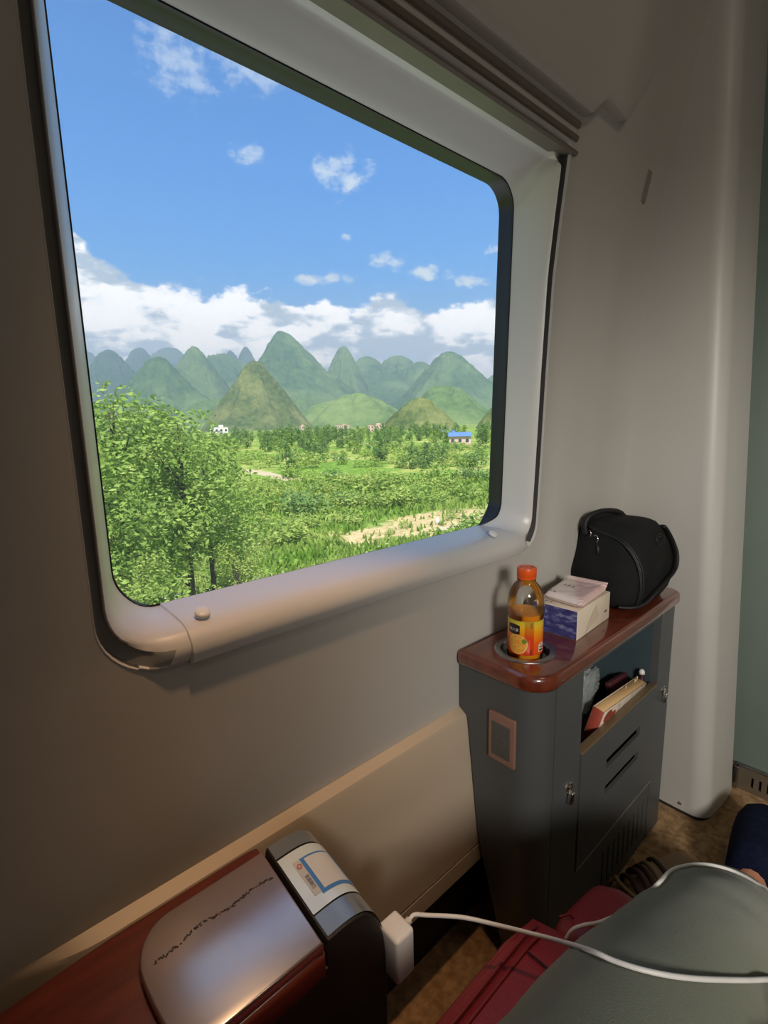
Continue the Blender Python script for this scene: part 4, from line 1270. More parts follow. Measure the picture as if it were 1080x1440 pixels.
    inf = dict(hip=.016, t1=.017, t2=.020, k0=.016, knee=.014, s1=.020, s2=.022, ank=.026)
    def tleg(L):
        prev = 0
        for k in ('hip', 't1', 't2', 'k0', 'knee', 's1', 's2'):
            pts.append(L[k]); rad.append(base[k] + inf[k]); ed.append((prev, len(pts) - 1)); prev = len(pts) - 1
        e = Vector(L['s2']).lerp(Vector(L['ank']), .72); pts.append(tuple(e)); rad.append(.062); ed.append((prev, len(pts) - 1))
    tleg(P); tleg(Rr)
    tr = skin_mesh('trousers', pts, ed, rad, M['trouser'], r, 3)
    off = wloc(r)
    for v in tr.data.vertices:
        w = v.co + off
        n = v.normal
        f = mnoise.noise(Vector((w.x * 9 + w.y * 14, w.y * 7 - w.x * 6, w.z * 9))) * .0045 + mnoise.noise(Vector((w.x * 26 + w.y * 34, w.y * 12 - w.x * 22, w.z * 20))) * .0016
        v.co += n * f
    # navy slip-on on the outstretched foot: a lofted shoe upper
    for L, sgn in ((P, 1), (Rr, -1)):
        a = Vector(L['ank']); d = Vector((1, .065 * sgn, .02)).normalized(); s = Vector((-d.y, d.x, 0)); u = d.cross(s)
        vs, fs = [], []; n = 28
        secs = [(-.030, .028, .020, -.040), (-.02, .036, .028, -.040), (.03, .041, .026, -.042), (.06, .043, .030, -.040), (.08, .045, .056, -.038), (.10, .047, .072, -.036), (.125, .049, .071, -.036), (.15, .051, .067, -.034), (.19, .053, .062, -.028), (.225, .052, .055, -.023), (.252, .046, .046, -.018), (.270, .032, .034, -.014), (.279, .014, .018, -.011), (.281, .002, .004, -.010)]
        for (t, hw, hh, zc) in secs:
            for k in range(n):
                an = 2 * PI * k / n; c_, s_ = math.cos(an), math.sin(an)
                zz = zc + (hh if s_ > 0 else .026) * math.copysign(abs(s_) ** .8, s_) * (1 if s_ > 0 else 1)
                q = a + d * t + s * (math.copysign(abs(c_) ** .8, c_) * hw) + u * zz
                vs.append(q + Vector((1, 1, 1)) * mnoise.noise(q * 60) * .0008)
        for i in range(len(secs) - 1):
            for k in range(n): fs.append((i * n + k, i * n + (k + 1) % n, (i + 1) * n + (k + 1) % n, (i + 1) * n + k))
        sh = mesh('shoe', vs, fs, M['navy'], r, smooth=True); sh['label'] = 'navy slip-on shoe'
    return tr


TROUSERS = build_person()


# ------------------------------------------------------------------ sandal on the floor
def build_sandal():
    r = empty('sandal', (1.0, .315, 0), 'tan sandal with dark brown straps lying on the carpet by the cabinet', 'sandal')
    ax = Vector((.965, -.26, 0)).normalized(); sx = Vector((-ax.y, ax.x, 0)); c = Vector((1.010, .290, 0))
    ol = []
    for k in range(40):
        a = 2 * PI * k / 40; t = math.cos(a); w = .036 + .007 * t; ol.append(c + ax * (.112 * t) + sx * (w * math.copysign(abs(math.sin(a)) ** .8, math.sin(a))))
    pl = [(p.x, p.y) for p in ol]
    prism('sole', pl, .001, .012, M['dark'], r, bevel=.002, seg=2)
    ins = [(c.x + (x - c.x) * .96, c.y + (y - c.y) * .96) for x, y in pl]
    prism('footbed', ins, .012, .016, mat('footbed_tan', (.34, .22, .12), (.30, .19, .10), rough=.6), r, bevel=.001, seg=2)
    st = mat('strap_brown', (.06, .022, .016), (.04, .015, .012), rough=.5); gd = mat('strap_gold', (.32, .22, .11), rough=.4)
    for t, h, m_ in ((-.055, .040, st), (-.075, .043, st), (-.035, .037, gd), (-.095, .036, st), (-.012, .034, st)):
        pts = []
        for k in range(13):
            a = PI * k / 12; pts.append(c + ax * (t + .012 * math.cos(a)) + sx * (.037 * math.cos(a)) + Vector((0, 0, .014 + h * math.sin(a) ** .8)))
        tube('strap', pts, .0035, m_, r, 8, flat=1.9)
    tube('heel_strap', [c + ax * (-.10 - .018 * math.sin(PI * k / 12)) + sx * (.034 * math.cos(PI * k / 12)) + Vector((0, 0, .035 + .012 * math.sin(PI * k / 12))) for k in range(13)], .003, gd, r, 8, flat=1.8)
    tube('loose_strap', spline([c + ax * -.095 + sx * .034 + Vector((0, 0, .03)), c + ax * -.11 + sx * .048 + Vector((0, 0, .018)), c + ax * -.10 + sx * .062 + Vector((0, 0, .006))], 6), .003, gd, r, 8, flat=1.8)


build_sandal()


# ------------------------------------------------------------------ charging cable, draped over the lap
def build_cable():
    from mathutils.bvhtree import BVHTree
    dg = bpy.context.evaluated_depsgraph_get(); dg.update()
    off = wloc(TROUSERS)
    tri = [tuple(p.vertices) for p in TROUSERS.data.polygons]
    bv = BVHTree.FromPolygons([v.co + off for v in TROUSERS.data.vertices], tri)
    def on_leg(px, py, lift=.0030):
        d = Vector(RW @ np.array([px - 540., py - 720., FPX])).normalized()
        h = bv.ray_cast(CAM, d)
        return tuple(h[0] + h[1] * lift) if h[0] is not None else None
    def P_(px, py, y):
        d = RW @ np.array([px - 540., py - 720., FPX]); t = y / d[1]; return (d[0] * t, y, CAM.z + d[2] * t)
    seg1 = [(.312, .3290, .4325), (.320, .3285, .4340), P_(600, 1287, .318), P_(650, 1290, .288), P_(700, 1301, .258), P_(740, 1311, .232), P_(775, 1320, .208)]
    seg1 += [q for q in (on_leg(*c) for c in ((830, 1342), (865, 1357), (900, 1368), (935, 1375), (970, 1379), (1010, 1381), (1050, 1379), (1082, 1376), (1105, 1374))) if q]
    over = [(.40, .005, .50), (.43, -.02, .485), (.47, -.01, .480)]
    back = [q for q in (on_leg(*c) for c in ((1085, 1262), (1060, 1243), (1035, 1230), (1010, 1222), (985, 1219), (962, 1222), (945, 1229))) if q]
    low = [P_(925, 1243, .155), P_(895, 1272, .182), (.5205, .2085, .3690), (.4950, .2225, .3705), (.484, .230, .366), (.478, .236, .348)]
    o = tube('charging_cable', spline(seg1 + over + back + low, 8), .0021, M['cable'], None, 10, origin=(.4, .2, .4))
    tag(o, 'white charging cable running from the charger over the lap', 'cable')


build_cable()


# ================================================================== outside: valley, karst hills, trees, houses
GZ = -7.0
LM = {}
LM['leaf_a'] = leaf_mat('leaves_mid', (.17, .29, .055), (.34, .45, .12), .9)
LM['leaf_b'] = leaf_mat('leaves_dark', (.11, .21, .07), (.22, .33, .11), .7)
LM['leaf_c'] = leaf_mat('leaves_yellow', (.24, .35, .075), (.42, .50, .15), .8)
M['bark'] = mat('bark', (.10, .075, .05), (.06, .045, .03), rough=.9, scale=6)


def ground_h(x, y):
    d = math.hypot(x, y)
    k = sstep(10, 40, d)
    h = GZ + mnoise.fractal(Vector((x * .045, y * .045, 2)), 1, 2, 3) * .55 * k
    h += mnoise.noise(Vector((x * .3, y * .3, 7))) * .12
    h += 1.1 * (1 - sstep(12, 23, d))                      # low bank beside the line
    if d > 250: h += (d - 250) * .0006
    return h


def build_ground():
    vs, fs = [], []
    rs = [9 * (9000 / 9) ** (i / 170) for i in range(171)]
    A0, A1, NA = -8, 188, 190
    for r in rs:
        for k in range(NA + 1):
            a = math.radians(A0 + (A1 - A0) * k / NA); x, y = r * math.cos(a), r * math.sin(a)
            vs.append((x, y, ground_h(x, y)))
    for i in range(len(rs) - 1):
        for k in range(NA):
            q = i * (NA + 1) + k; fs.append((q, q + 1, q + NA + 2, q + NA + 1))
    m = bpy.data.materials.new('meadow'); m.use_nodes = True; nt = m.node_tree; p = nt.nodes['Principled BSDF']
    g = nt.nodes.new('ShaderNodeNewGeometry'); pos = g.outputs['Position']
    sp = nt.nodes.new('ShaderNodeSeparateXYZ'); nt.links.new(pos, sp.inputs[0])
    x, y = V(nt, sp.outputs[0]), V(nt, sp.outputs[1])
    fine = noise_n(nt, pos, 1.1, 8, .65); big = noise_n(nt, pos, .045, 4, .55); mid = noise_n(nt, pos, .16, 5, .6)
    green = ramp(nt, fine.s, [(.30, (.060, .135, .018)), (.5, (.125, .235, .032)), (.68, (.21, .32, .06))])
    yel = ramp(nt, fine.s, [(.30, (.17, .22, .045)), (.5, (.30, .34, .09)), (.70, (.42, .42, .16))])
    c = mixc(nt, (mid * .6 + big * .5).step(.50, .64), green, yel)
    # bare sandy ground in front of the cabinet end of the window
    e = ((x - 29.0) / 9.5).sq() + ((y - 27.2) / 3.6).sq()
    sand = (e * -1 + 1.0 + (mid - .5) * 3.0 + (fine - .5) * 1.6).step(-.1, .6)
    sc = ramp(nt, noise_n(nt, pos, 2.0, 6, .65).s, [(.32, (.26, .25, .09)), (.48, (.42, .33, .17)), (.66, (.56, .45, .27))])
    c = mixc(nt, sand, c, sc)
    # pale stony strip along the foot of the bank
    e2 = ((y - 23.5) / 3.2).sq()
    st = (e2 * -1 + .55 + (noise_n(nt, pos, .8, 7, .7) - .5) * 4.2).step(.45, .8)
    c = mixc(nt, st * .75, c, (.46, .42, .34))
    # narrow earth track
    tr = ((x - 40 - (y - 70) * .12) / 1.6).sq() + ((y - 74) / 16).sq()
    c = mixc(nt, (tr * -1 + 1 + (mid - .5) * 2).step(.1, .5), c, (.42, .36, .24))
    nt.links.new(c, p.inputs['Base Color']); p.inputs['Roughness'].default_value = .95; p.inputs['Specular IOR Level'].default_value = .1
    o = mesh('ground', vs, fs, m, smooth=True); tag(o, 'green valley floor with fields and a sandy clearing', kind='structure')


build_ground()


def hill_mat(name, c1, c2, c3, sc):
    m = bpy.data.materials.new(name); m.use_nodes = True; nt = m.node_tree; p = nt.nodes['Principled BSDF']
    g = nt.nodes.new('ShaderNodeNewGeometry'); pos = g.outputs['Position']
    a = noise_n(nt, pos, sc, 8, .68); b = noise_n(nt, pos, sc * .16, 4, .55)
    c = mixc(nt, b.step(.42, .60), ramp(nt, a.s, [(.36, c1), (.60, c2)]), ramp(nt, a.s, [(.34, c2), (.62, c3)]))
    nt.links.new(c, p.inputs['Base Color']); p.inputs['Roughness'].default_value = 1; p.inputs['Specular IOR Level'].default_value = 0
    bn = nt.nodes.new('ShaderNodeBump'); bn.inputs['Strength'].default_value = .9; bn.inputs['Distance'].default_value = .35 / sc
    nt.links.new(noise_n(nt, pos, sc * 1.6, 5, .7).s, bn.inputs['Height']); nt.links.new(bn.outputs[0], p.inputs['Normal'])
    return m


HM = dict(near=hill_mat('scrub_hill', (.050, .085, .028), (.12, .16, .050), (.21, .23, .085), .10),
          mid=hill_mat('wooded_hill', (.040, .090, .040), (.085, .155, .060), (.14, .21, .08), .035),
          lit=hill_mat('bright_foothill', (.07, .14, .035), (.14, .22, .06), (.21, .29, .09), .03),
          far=hill_mat('distant_hill', (.030, .070, .040), (.05, .10, .05), (.07, .13, .06), .012))


def hill(name, az, el, dist, half, m, label, shape=1.25, tip=.10, seed=0, na=200, nr=90, lump=.10, stretch=1.0, skew=0.0, cat='hill'):
    """one steep karst hill: a cone with a rounded tip, gullies and wooded lumps. half = half width in degrees"""
    cx, cy = dist * math.cos(math.radians(az)), dist * math.sin(math.radians(az))
    R = dist * math.tan(math.radians(half)); H = dist * math.tan(math.radians(el)) - GZ + CAM.z
    base = GZ - 4
    out = Vector((math.cos(math.radians(az)), math.sin(math.radians(az)), 0)); side = Vector((out.y, -out.x, 0))
    vs = [(0, 0, H + 4)]; fs = []
    for i in range(1, nr + 1):
        t = i / nr
        for k in range(na):
            a = 2 * PI * k / na; c, s = math.cos(a), math.sin(a)
            q = side * (c * t * R * (1 + skew * c)) + out * (s * t * R * stretch)
            w = Vector((q.x / R * 2.6 + seed * 3.1, q.y / R * 2.6, seed * 1.7))
            n1 = mnoise.fractal(w, 1, 2.0, 4)
            n2 = mnoise.noise(Vector((c * 3.2, s * 3.2, seed + 5))) + .6 * mnoise.noise(Vector((c * 7, s * 7, seed + 9)))
            te = t * (1 + .50 * n2 * t * (1 - t))
            te = max(0, min(1, te)); rt = math.sqrt(te * te + tip * tip) - tip
            h = max(0, 1 - rt / (math.sqrt(1 + tip * tip) - tip)) ** shape
            z = H * h + n1 * lump * H * min(1, t * 3.5) * (1 - t) * 1.1
            fz = mnoise.fractal(Vector((q.x, q.y, z)) * (30 / R), 1, 2.1, 4) * .034 * H * min(1, t * 8) * (1 - t * .8)
            vs.append((q.x, q.y, z + 4 + fz))
    for k in range(na): fs.append((0, 1 + k, 1 + (k + 1) % na))
    for i in range(nr - 1):
        for k in range(na):
            a = 1 + i * na + k; b = 1 + i * na + (k + 1) % na; fs.append((a, a + na, b + na, b))
    me = bpy.data.meshes.new(name); me.from_pydata([tuple(v) for v in vs], [], fs); me.update(); me.materials.append(m)
    me.polygons.foreach_set('use_smooth', [True] * len(me.polygons))
    o = link(name, me); o.location = (cx, cy, base)
    tag(o, label, cat); return o


hill('karst_hill', 62.2, 6.9, 1150, 6.2, HM['near'], 'nearest sunlit cone hill standing in front of the tall peak', 1.12, .16, 3, 260, 140, .06, cat='hill')
hill('karst_hill', 59.3, 10.0, 2300, 13.6, HM['mid'], 'tallest dark peak in the middle of the range', 2.00, 0.1, 5, lump=.09, skew=.25)
hill('karst_hill', 68.2, 8.3, 2400, 8.2, HM['mid'], 'dark steep peak just left of the nearest cone hill', 2.00, 0.1, 8, lump=.08)
hill('karst_hill', 71.6, 7.2, 2000, 10.4, HM['mid'], 'broad wooded hill rising behind the roadside trees', 1.90, 0.1, 11, lump=.12)
hill('karst_hill', 76.0, 7.7, 3300, 9.8, HM['far'], 'pale conical peak at the far left end of the range', 1.90, 0.1, 12)
hill('karst_hill', 73.3, 8.0, 4300, 7.4, HM['far'], 'low blue peak between the pale cone and the broad wooded hill', 1.90, 0.13, 14)
hill('karst_hill', 79.5, 8.3, 4800, 12.3, HM['far'], 'distant blue ridge at the left edge of the view', 1.90, 0.13, 15)
hill('karst_hill', 70.5, 8.1, 5200, 12.9, HM['far'], 'long distant blue ridge behind the left peaks', 1.90, 0.13, 17)
hill('karst_hill', 63.0, 8.35, 4200, 5.3, HM['far'], 'small blue peak just left of the tallest peak', 1.90, 0.13, 18)
hill('karst_hill', 64.6, 7.95, 4300, 5.3, HM['far'], 'smaller twin of the little blue peak', 1.90, 0.13, 19)
hill('karst_hill', 65.5, 7.6, 2900, 6.0, HM['mid'], 'dark saddle ridge behind the nearest cone hill', .75, .5, 21)
hill('karst_hill', 52.5, 8.4, 2600, 7.1, HM['mid'], 'sharp pointed peak right of the tallest peak', 2.00, 0.1, 22)
hill('karst_hill', 50.0, 7.3, 2900, 12.3, HM['mid'], 'rounded shoulder beside the sharp pointed peak', 1.90, 0.13, 24)
hill('karst_hill', 46.6, 7.25, 3000, 12.3, HM['mid'], 'middle hump of the ridge between the two right peaks', 1.90, 0.13, 25)
hill('karst_hill', 44.0, 6.6, 2800, 12.3, HM['mid'], 'low hump on the ridge beside the right peak', 1.90, 0.13, 26)
hill('karst_hill', 41.0, 7.5, 2350, 12.6, HM['mid'], 'broad conical peak at the right of the range', 1.90, 0.1, 28, skew=.1)
hill('karst_hill', 48.5, 5.9, 3300, 15, HM['mid'], 'long even ridge joining the sharp peak and the right conical peak', .55, .6, 40, lump=.12)
hill('karst_hill', 66.0, 6.3, 3500, 13, HM['far'], 'long even ridge behind the peaks left of the tallest one', .55, .6, 41, lump=.12)
hill('karst_hill', 35.8, 5.0, 3300, 7.4, HM['mid'], 'small peak at the right edge of the pane', 1.90, 0.1, 30)
hill('karst_hill', 52.0, 3.3, 1500, 7.5, HM['lit'], 'bright green rolling foothill below the sharp peak', 1.0, .5, 31, lump=.25)
hill('karst_hill', 41.5, 3.9, 1450, 6.5, HM['lit'], 'bright green foothill below the right conical peak', 1.1, .35, 33, lump=.22)
hill('karst_hill', 57.5, 3.2, 1700, 4.5, HM['mid'], 'dark wooded foothill at the base of the tallest peak', 1.0, .5, 34, lump=.2)
hill('karst_hill', 66.5, 3.0, 1500, 6.0, HM['mid'], 'dark wooded foothill left of the nearest cone hill', 1.0, .5, 35, lump=.2)
hill('karst_hill', 74.0, 2.9, 1700, 7.0, HM['mid'], 'hazy green foothill behind the left roadside trees', 1.0, .5, 36, lump=.2)
hill('karst_hill', 44.3, 2.7, 620, 4.6, HM['near'], 'low dark scrubby mound behind the farmhouses', 1.05, .3, 38, 220, 110, .08)
hill('karst_hill', 34.8, 2.3, 560, 3.2, HM['near'], 'dark mound half hidden by the right edge of the window', 1.0, .3, 39)


# ------------------------------------------------------------------ vegetation
def leaf_quads(blobs, per, size, seed, flat=.0):
    """leaf blades scattered over the shells of soft blobs (x, y, z, r)"""
    R = np.random.RandomState(seed); vs, fs = [], []
    for (bx, by, bz, br) in blobs:
        n = int(per * br * br)
        d = R.normal(size=(n, 3)); d /= np.linalg.norm(d, axis=1)[:, None]
        rr = br * (.62 + .42 * R.rand(n)); c = np.array([bx, by, bz]) + d * rr[:, None] * np.array([1, 1, .85])
        t = R.normal(size=(n, 3)); t[:, 2] *= .5; t /= np.linalg.norm(t, axis=1)[:, None]
        b = np.cross(d + .5 * R.normal(size=(n, 3)), t); b /= (np.linalg.norm(b, axis=1)[:, None] + 1e-9)
        s = size * (.6 + .8 * R.rand(n))[:, None]
        q = np.stack([c - t * s, c - b * s * .42, c + t * s, c + b * s * .42], 1).reshape(-1, 3)
        k = len(vs); vs += q.tolist(); fs += [(k + 4 * i, k + 4 * i + 1, k + 4 * i + 2, k + 4 * i + 3) for i in range(n)]
    return vs, fs


def plain_mesh(name, vs, fs, m, smooth=False):
    me = bpy.data.meshes.new(name); me.from_pydata(vs, [], fs); me.update(); me.materials.append(m)
    if smooth: me.polygons.foreach_set('use_smooth', [True] * len(me.polygons))
    return me


def trunk_mesh(name, segs):
    vs, fs = [], []
    for pts, r0, r1 in segs:
        n = 7; L = len(pts); b0 = len(vs)
        for i, p in enumerate(pts):
            rr = r0 + (r1 - r0) * i / (L - 1)
            for k in range(n): vs.append((p[0] + rr * math.cos(2 * PI * k / n), p[1] + rr * math.sin(2 * PI * k / n), p[2]))
        for i in range(L - 1):
            for k in range(n): fs.append((b0 + i * n + k, b0 + i * n + (k + 1) % n, b0 + (i + 1) * n + (k + 1) % n, b0 + (i + 1) * n + k))
    return plain_mesh(name, vs, fs, M['bark'], True)


def tree_proto(seed, h, spread, per, size, m, nb=26, low=.16):
    rr = random.Random(seed); blobs = []
    for i in range(nb):
        t = low + (1 - low) * (i + .5) / nb
        w = spread * (math.sin(min(1, (1.16 - t) * 1.6) * PI / 2)) * (.55 + .45 * min(1, t * 2.2))
        a = rr.random() * 2 * PI; q = w * math.sqrt(rr.random()) * .85
        blobs.append((q * math.cos(a), q * math.sin(a), h * t * .93, spread * (.30 + .16 * rr.random()) * (1.15 - .45 * t)))
    vs, fs = leaf_quads(blobs, per, size, seed)
    segs = [([(0, 0, -.5), (.05, .02, h * .3), (.02, -.05, h * .62), (.08, 0, h * .9)], .05 + h * .012, .02)]
    for b in blobs[::3]:
        z0 = max(.4, b[2] - h * .14); segs.append(([(0.03, 0, z0), (b[0] * .5, b[1] * .5, (z0 + b[2]) / 2), (b[0] * .9, b[1] * .9, b[2])], .035 + h * .002, .012))
    return plain_mesh('foliage', vs, fs, m), trunk_mesh('trunk', segs)


def place_tree(name, me, x, y, s, rz, label, group=None, cat='tree', sink=0.):
    root = bpy.data.objects.new(name, None); COL.objects.link(root)
    root.location = (x, y, ground_h(x, y) - sink); root.rotation_euler = (0, 0, rz); root.scale = (s, s, s)
    tag(root, label, cat, group)
    for nm, d in (('foliage', me[0]), ('trunk', me[1])):
        if d is None: continue
        c = bpy.data.objects.new(nm, d); COL.objects.link(c); c.parent = root
        if nm == 'foliage': c['kind'] = 'stuff'
    return root


near_p = [tree_proto(41, 9.2, 2.7, 215, .095, LM['leaf_a'], 50, .40), tree_proto(42, 8.2, 2.8, 215, .095, LM['leaf_a'], 46, .38), tree_proto(43, 7.2, 2.4, 230, .09, LM['leaf_c'], 44, .10)]
# trees beside the line
for pi, x, y, s, rz, lab in [
    (0, 5.9, 16.8, .93, .3, 'tallest bushy green tree beside the line, with a rounded double crown'),
    (1, 4.2, 17.6, 1.10, 1.9, 'leafy tree next to the left edge of the pane'),
    (0, 7.6, 19.0, .83, 3.1, 'leafy tree at the right end of the trackside clump'),
    (1, 3.0, 15.2, .86, 4.0, 'leafy tree partly cut off by the left window frame'),
    (2, 6.9, 15.2, .52, 2.2, 'yellow green sapling in front of the tallest trackside tree'),
    (2, 3.6, 14.0, .55, 5.1, 'low yellow green sapling at the lower left of the pane'),
    (2, 9.2, 20.5, .62, 1.2, 'short yellow green tree at the edge of the open field')]:
    place_tree('trackside_tree', near_p[pi], x, y, s, rz, lab)
# bushes and scrub
bush_p = []
for sd, m_ in ((51, LM['leaf_a']), (52, LM['leaf_c']), (53, LM['leaf_b']), (54, LM['leaf_a'])):
    rr = random.Random(sd)
    bl = [(rr.uniform(-.7, .7), rr.uniform(-.7, .7), rr.uniform(.25, .8), rr.uniform(.35, .6)) for _ in range(11)]
    vs, fs = leaf_quads(bl, 170, .10, sd); bush_p.append(plain_mesh('leaf_mass', vs, fs, m_))


def bush(x, y, s, rz, k, label, group, squash=1.0):
    o = bpy.data.objects.new('shrub', bush_p[k]); COL.objects.link(o)
    o.location = (x, y, ground_h(x, y) - .1 * s); o.rotation_euler = (0, 0, rz); o.scale = (s, s, s * squash)
    tag(o, label, 'shrub', group, 'thing'); return o


R2 = random.Random(99)
for i in range(48):     # scrub at the foot of the trackside trees
    az = math.radians(R2.uniform(60, 80)); d = R2.uniform(14, 27)
    bush(d * math.cos(az), d * math.sin(az), R2.uniform(.4, .95), R2.random() * 6, R2.choice((0, 0, 1, 1, 3)), 'leafy yellow green scrub bush at the foot of the trackside trees', 'scrub below the trackside trees')
for i in range(110):    # field shrubs
    az = math.radians(R2.uniform(34, 66)); d = 34 * (150 / 34) ** (R2.random() ** .8)
    x, y = d * math.cos(az), d * math.sin(az)
    if 18 < x < 40 and 22 < y < 31.5: continue
    bush(x, y, R2.uniform(.7, 1.9) * (1 + d / 120), R2.random() * 6, R2.choice((0, 1, 1, 2, 3)), 'rounded green shrub scattered over the fields', 'shrubs scattered over the fields', R2.uniform(.6, 1.0))
for i, (x, y, s) in enumerate(((26.5, 27.4, .5), (31.0, 26.6, .7), (28.6, 25.6, .35), (33.2, 28.0, .6), (24.2, 26.8, .4))):
    bush(x, y, s, i, 3, ('small green tuft on the sandy clearing, beside the white upright stone', 'largest green tuft on the sandy clearing', 'tiny green tuft at the near edge of the sandy clearing',
                         'green tuft at the far end of the sandy clearing', 'low green tuft where the sandy clearing meets the meadow')[i], 'tufts on the sandy clearing')
field_p = [tree_proto(61, 6.0, 2.3, 60, .26, LM['leaf_b'], 16, .15), tree_proto(62, 5.0, 2.2, 60, .26, LM['leaf_a'], 14, .15), tree_proto(63, 7.0, 2.2, 60, .26, LM['leaf_b'], 16, .2)]
for i in range(46):
    az = math.radians(R2.uniform(35, 62)); d = 85 * (190 / 85) ** R2.random()
    place_tree('field_tree', field_p[R2.choice((0, 0, 1, 2))], d * math.cos(az), d * math.sin(az), R2.uniform(.55, .95), R2.random() * 6, 'dark green tree standing among the fields', 'trees among the fields', sink=.3)
for i in range(270):
    az = math.radians(R2.uniform(34, 80)); d = 170 * (480 / 170) ** R2.random()
    place_tree('far_tree', field_p[R2.choice((0, 1, 2))], d * math.cos(az), d * math.sin(az), R2.uniform(.8, 1.35), R2.random() * 6, 'small dark green tree in the belt below the hills', 'tree belt below the hills', sink=.3)


def build_grass():
    R = np.random.RandomState(5); n = 26000
    az = np.radians(R.uniform(30, 84, n)); d = 15 * (75 / 15) ** (R.rand(n) ** 1.1)
    vs, fs = [], []
    for a, r in zip(az, d):
        x, y = r * math.cos(a), r * math.sin(a)
        if ((x - 29.0) / 9.0) ** 2 + ((y - 27.2) / 3.2) ** 2 < 1 and R.rand() > .10: continue
        z = ground_h(x, y); h = (.10 + .22 * R.rand()) * (1 + r / 60); w = .045 * (1 + r / 25); t = R.rand() * PI
        dx, dy = math.cos(t) * w, math.sin(t) * w; lx, ly = R.normal() * h * .35, R.normal() * h * .35
        k = len(vs); vs += [(x - dx, y - dy, z - .03), (x + dx, y + dy, z - .03), (x + lx + dx * .3, y + ly + dy * .3, z + h), (x + lx - dx * .6, y + ly - dy * .6, z + h * .9)]
        fs.append((k, k + 1, k + 2, k + 3))
    me = plain_mesh('meadow_grass', vs, fs, leaf_mat('grass_blades', (.11, .22, .025), (.30, .38, .10), .25, .3))
    o = link('meadow_grass', me); tag(o, 'tall meadow grass over the near fields', 'grass', None, 'stuff')


build_grass()
# pale stones on the bank
stone_m = mat('pale_stone', (.62, .58, .52), (.48, .45, .40), rough=.9, scale=4)
st_me = []
for s in range(3):
    bm = bmesh.new(); bmesh.ops.create_icosphere(bm, subdivisions=2, radius=1)
    for v in bm.verts: v.co *= 1 + .35 * mnoise.noise(v.co * 1.3 + Vector((s * 5, 0, 0))); v.co.z *= .6
    me = bpy.data.meshes.new('stone'); bm.to_mesh(me); bm.free(); me.materials.append(stone_m); st_me.append(me)
for i in range(46):
    az = math.radians(R2.uniform(57, 78)); d = R2.uniform(20.5, 27) if i % 3 else R2.uniform(19, 22)
    x, y = d * math.cos(az), d * math.sin(az)
    o = bpy.data.objects.new('stone', st_me[i % 3]); COL.objects.link(o); o.location = (x, y, ground_h(x, y) + .02)
    s = R2.uniform(.12, .36); o.scale = (s * R2.uniform(1, 1.8), s, s); o.rotation_euler = (0, 0, R2.random() * 6)
    tag(o, 'pale stone among the scrub below the trackside trees', 'stone', 'pale stones on the bank')


# ------------------------------------------------------------------ farmhouses
def house(x, y, w, dp, h, rz, wall, roof, label, gable=True, floors=2, base=None):
    z0 = ground_h(x, y) - .2 if base is None else base
    r = empty('farmhouse', (x, y, z0), label, 'house'); r.rotation_euler = (0, 0, 0)
    Rz = Matrix.Rotation(rz, 3, 'Z'); c = Vector((x, y, z0))
    def W(p): return c + Rz @ Vector(p)
    def bx(name, a, s, m, parent=r):
        hx, hy, hz = s[0] / 2, s[1] / 2, s[2] / 2
        vs = [W((a[0] + i * hx, a[1] + j * hy, a[2] + k * hz)) for i in (-1, 1) for j in (-1, 1) for k in (-1, 1)]
        return mesh(name, vs, [(0, 1, 3, 2), (4, 6, 7, 5), (0, 4, 5, 1), (2, 3, 7, 6), (0, 2, 6, 4), (1, 5, 7, 3)], m, parent)
    bx('walls', (0, 0, h / 2), (w, dp, h), wall)
    if gable:
        vs = [W(p) for p in ((-w * .55, -dp * .6, h), (w * .55, -dp * .6, h), (w * .55, 0, h + dp * .22), (-w * .55, 0, h + dp * .22), (-w * .55, dp * .6, h), (w * .55, dp * .6, h),
                             (-w * .55, -dp * .6, h - .15), (w * .55, -dp * .6, h - .15))]
        mesh('roof', vs, [(0, 1, 2, 3), (3, 2, 5, 4), (0, 3, 4), (1, 5, 2), (6, 7, 1, 0)], roof, r)
    else:
        bx('roof', (0, 0, h + .12), (w * 1.04, dp * 1.04, .25), roof)
        bx('stair_hut', (w * .12, 0, h + .9), (w * .25, dp * .4, 1.6), wall)
    n = max(3, int(w / 2.6)); fh = h / floors
    wm = mat('house_window', (.05, .06, .08), rough=.2); fr = mat('house_frame', (.6, .58, .55))
    for f in range(floors):
        for k in range(n):
            px = -w / 2 + w * (k + .5) / n
            q = bx('window', (px, -dp / 2 - .02, fh * (f + .52)), (w / n * .55, .08, fh * .48), fr)
            bx('pane', (px, -dp / 2 - .07, fh * (f + .52)), (w / n * .45, .04, fh * .38), wm, q)


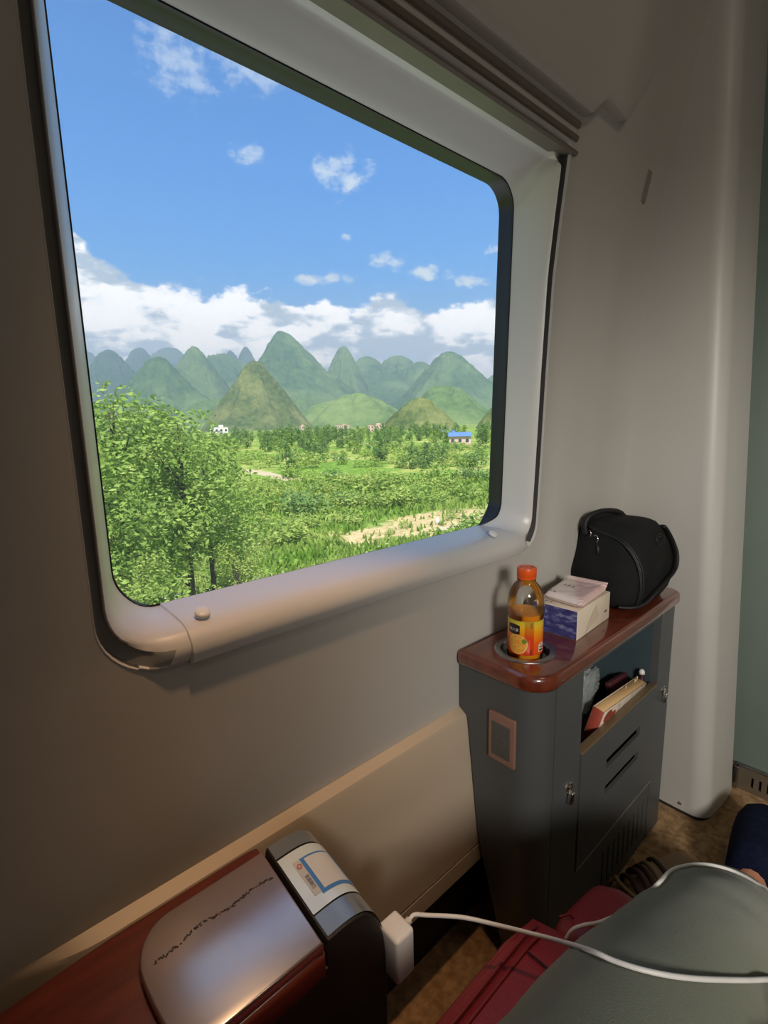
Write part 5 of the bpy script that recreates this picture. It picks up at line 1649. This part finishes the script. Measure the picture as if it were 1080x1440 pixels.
hw = mat('house_pink', (.62, .42, .34), (.56, .38, .31), rough=.9, scale=1); hw2 = mat('house_white', (.68, .66, .62), rough=.9, scale=1); hr = mat('roof_blue', (.10, .20, .42), rough=.5, scale=1); hr2 = mat('roof_red', (.50, .25, .18), rough=.8, scale=1)
house(137.5, 114, 7.4, 6, 3.3, math.radians(-52), hw, hr, 'pink walled house with a blue pitched roof at the right', True, 1)
house(330, 381, 17, 9, 6.6, math.radians(-42), hw, hr2, 'long pink flat roofed house behind the right trees', False)
house(420, 556, 20, 10, 7.0, math.radians(-38), hw, hr2, 'pink flat roofed house below the bright foothill', False)
house(330, 519, 11, 8, 7.2, math.radians(-30), hw, hr2, 'small pink house at the foot of the nearest cone hill', False)
house(196, 170, 6, 5, 3.4, math.radians(-48), hw2, hr, 'small white house with a blue roof beside the dark mound', True, 1)
house(148, 338, 12, 8, 8.0, math.radians(-24), hw2, hw2, 'white house peeking between the trackside tree tops', False)
for x, y, s in ((28.6, 26.0, .28), (68, 92, .5)):
    rr = random.Random(int(x)); bm = bmesh.new(); bmesh.ops.create_icosphere(bm, subdivisions=2, radius=1)
    for v in bm.verts: v.co *= 1 + .3 * mnoise.noise(v.co * 1.7 + Vector((x, 0, 0)))
    me = bpy.data.meshes.new('marker_stone'); bm.to_mesh(me); bm.free(); me.materials.append(mat('white_stone', (.75, .74, .72)))
    o = link('marker_stone', me); o.location = (x, y, ground_h(x, y) + s * .7); o.scale = (s * .6, s * .6, s * 1.3)
    tag(o, 'white upright stone on the sandy clearing' if s < .4 else 'white boulder out in the green fields', 'stone')


# ------------------------------------------------------------------ haze in the valley air
def build_haze():
    m = bpy.data.materials.new('valley_haze'); m.use_nodes = True; nt = m.node_tree
    for n in list(nt.nodes): nt.nodes.remove(n)
    v = nt.nodes.new('ShaderNodeVolumeScatter'); v.inputs['Color'].default_value = (.60, .80, 1, 1); v.inputs['Density'].default_value = .00026; v.inputs['Anisotropy'].default_value = .2
    o = nt.nodes.new('ShaderNodeOutputMaterial'); va = nt.nodes.new('ShaderNodeVolumeAbsorption'); va.inputs['Color'].default_value = (.60, .80, 1, 1); va.inputs['Density'].default_value = .00014
    ad = nt.nodes.new('ShaderNodeAddShader'); nt.links.new(v.outputs[0], ad.inputs[0]); nt.links.new(va.outputs[0], ad.inputs[1]); nt.links.new(ad.outputs[0], o.inputs['Volume'])
    x0, x1, y0, y1, z0, z1 = -3500, 9500, 200, 5200, -60, 750
    vs = [(x, y, z) for x in (x0, x1) for y in (y0, y1) for z in (z0, z1)]
    b = mesh('valley_haze', vs, [(0, 1, 3, 2), (4, 6, 7, 5), (0, 4, 5, 1), (2, 3, 7, 6), (0, 2, 6, 4), (1, 5, 7, 3)], m)
    tag(b, 'thin blue haze filling the valley air', 'haze', None, 'stuff')


build_haze()
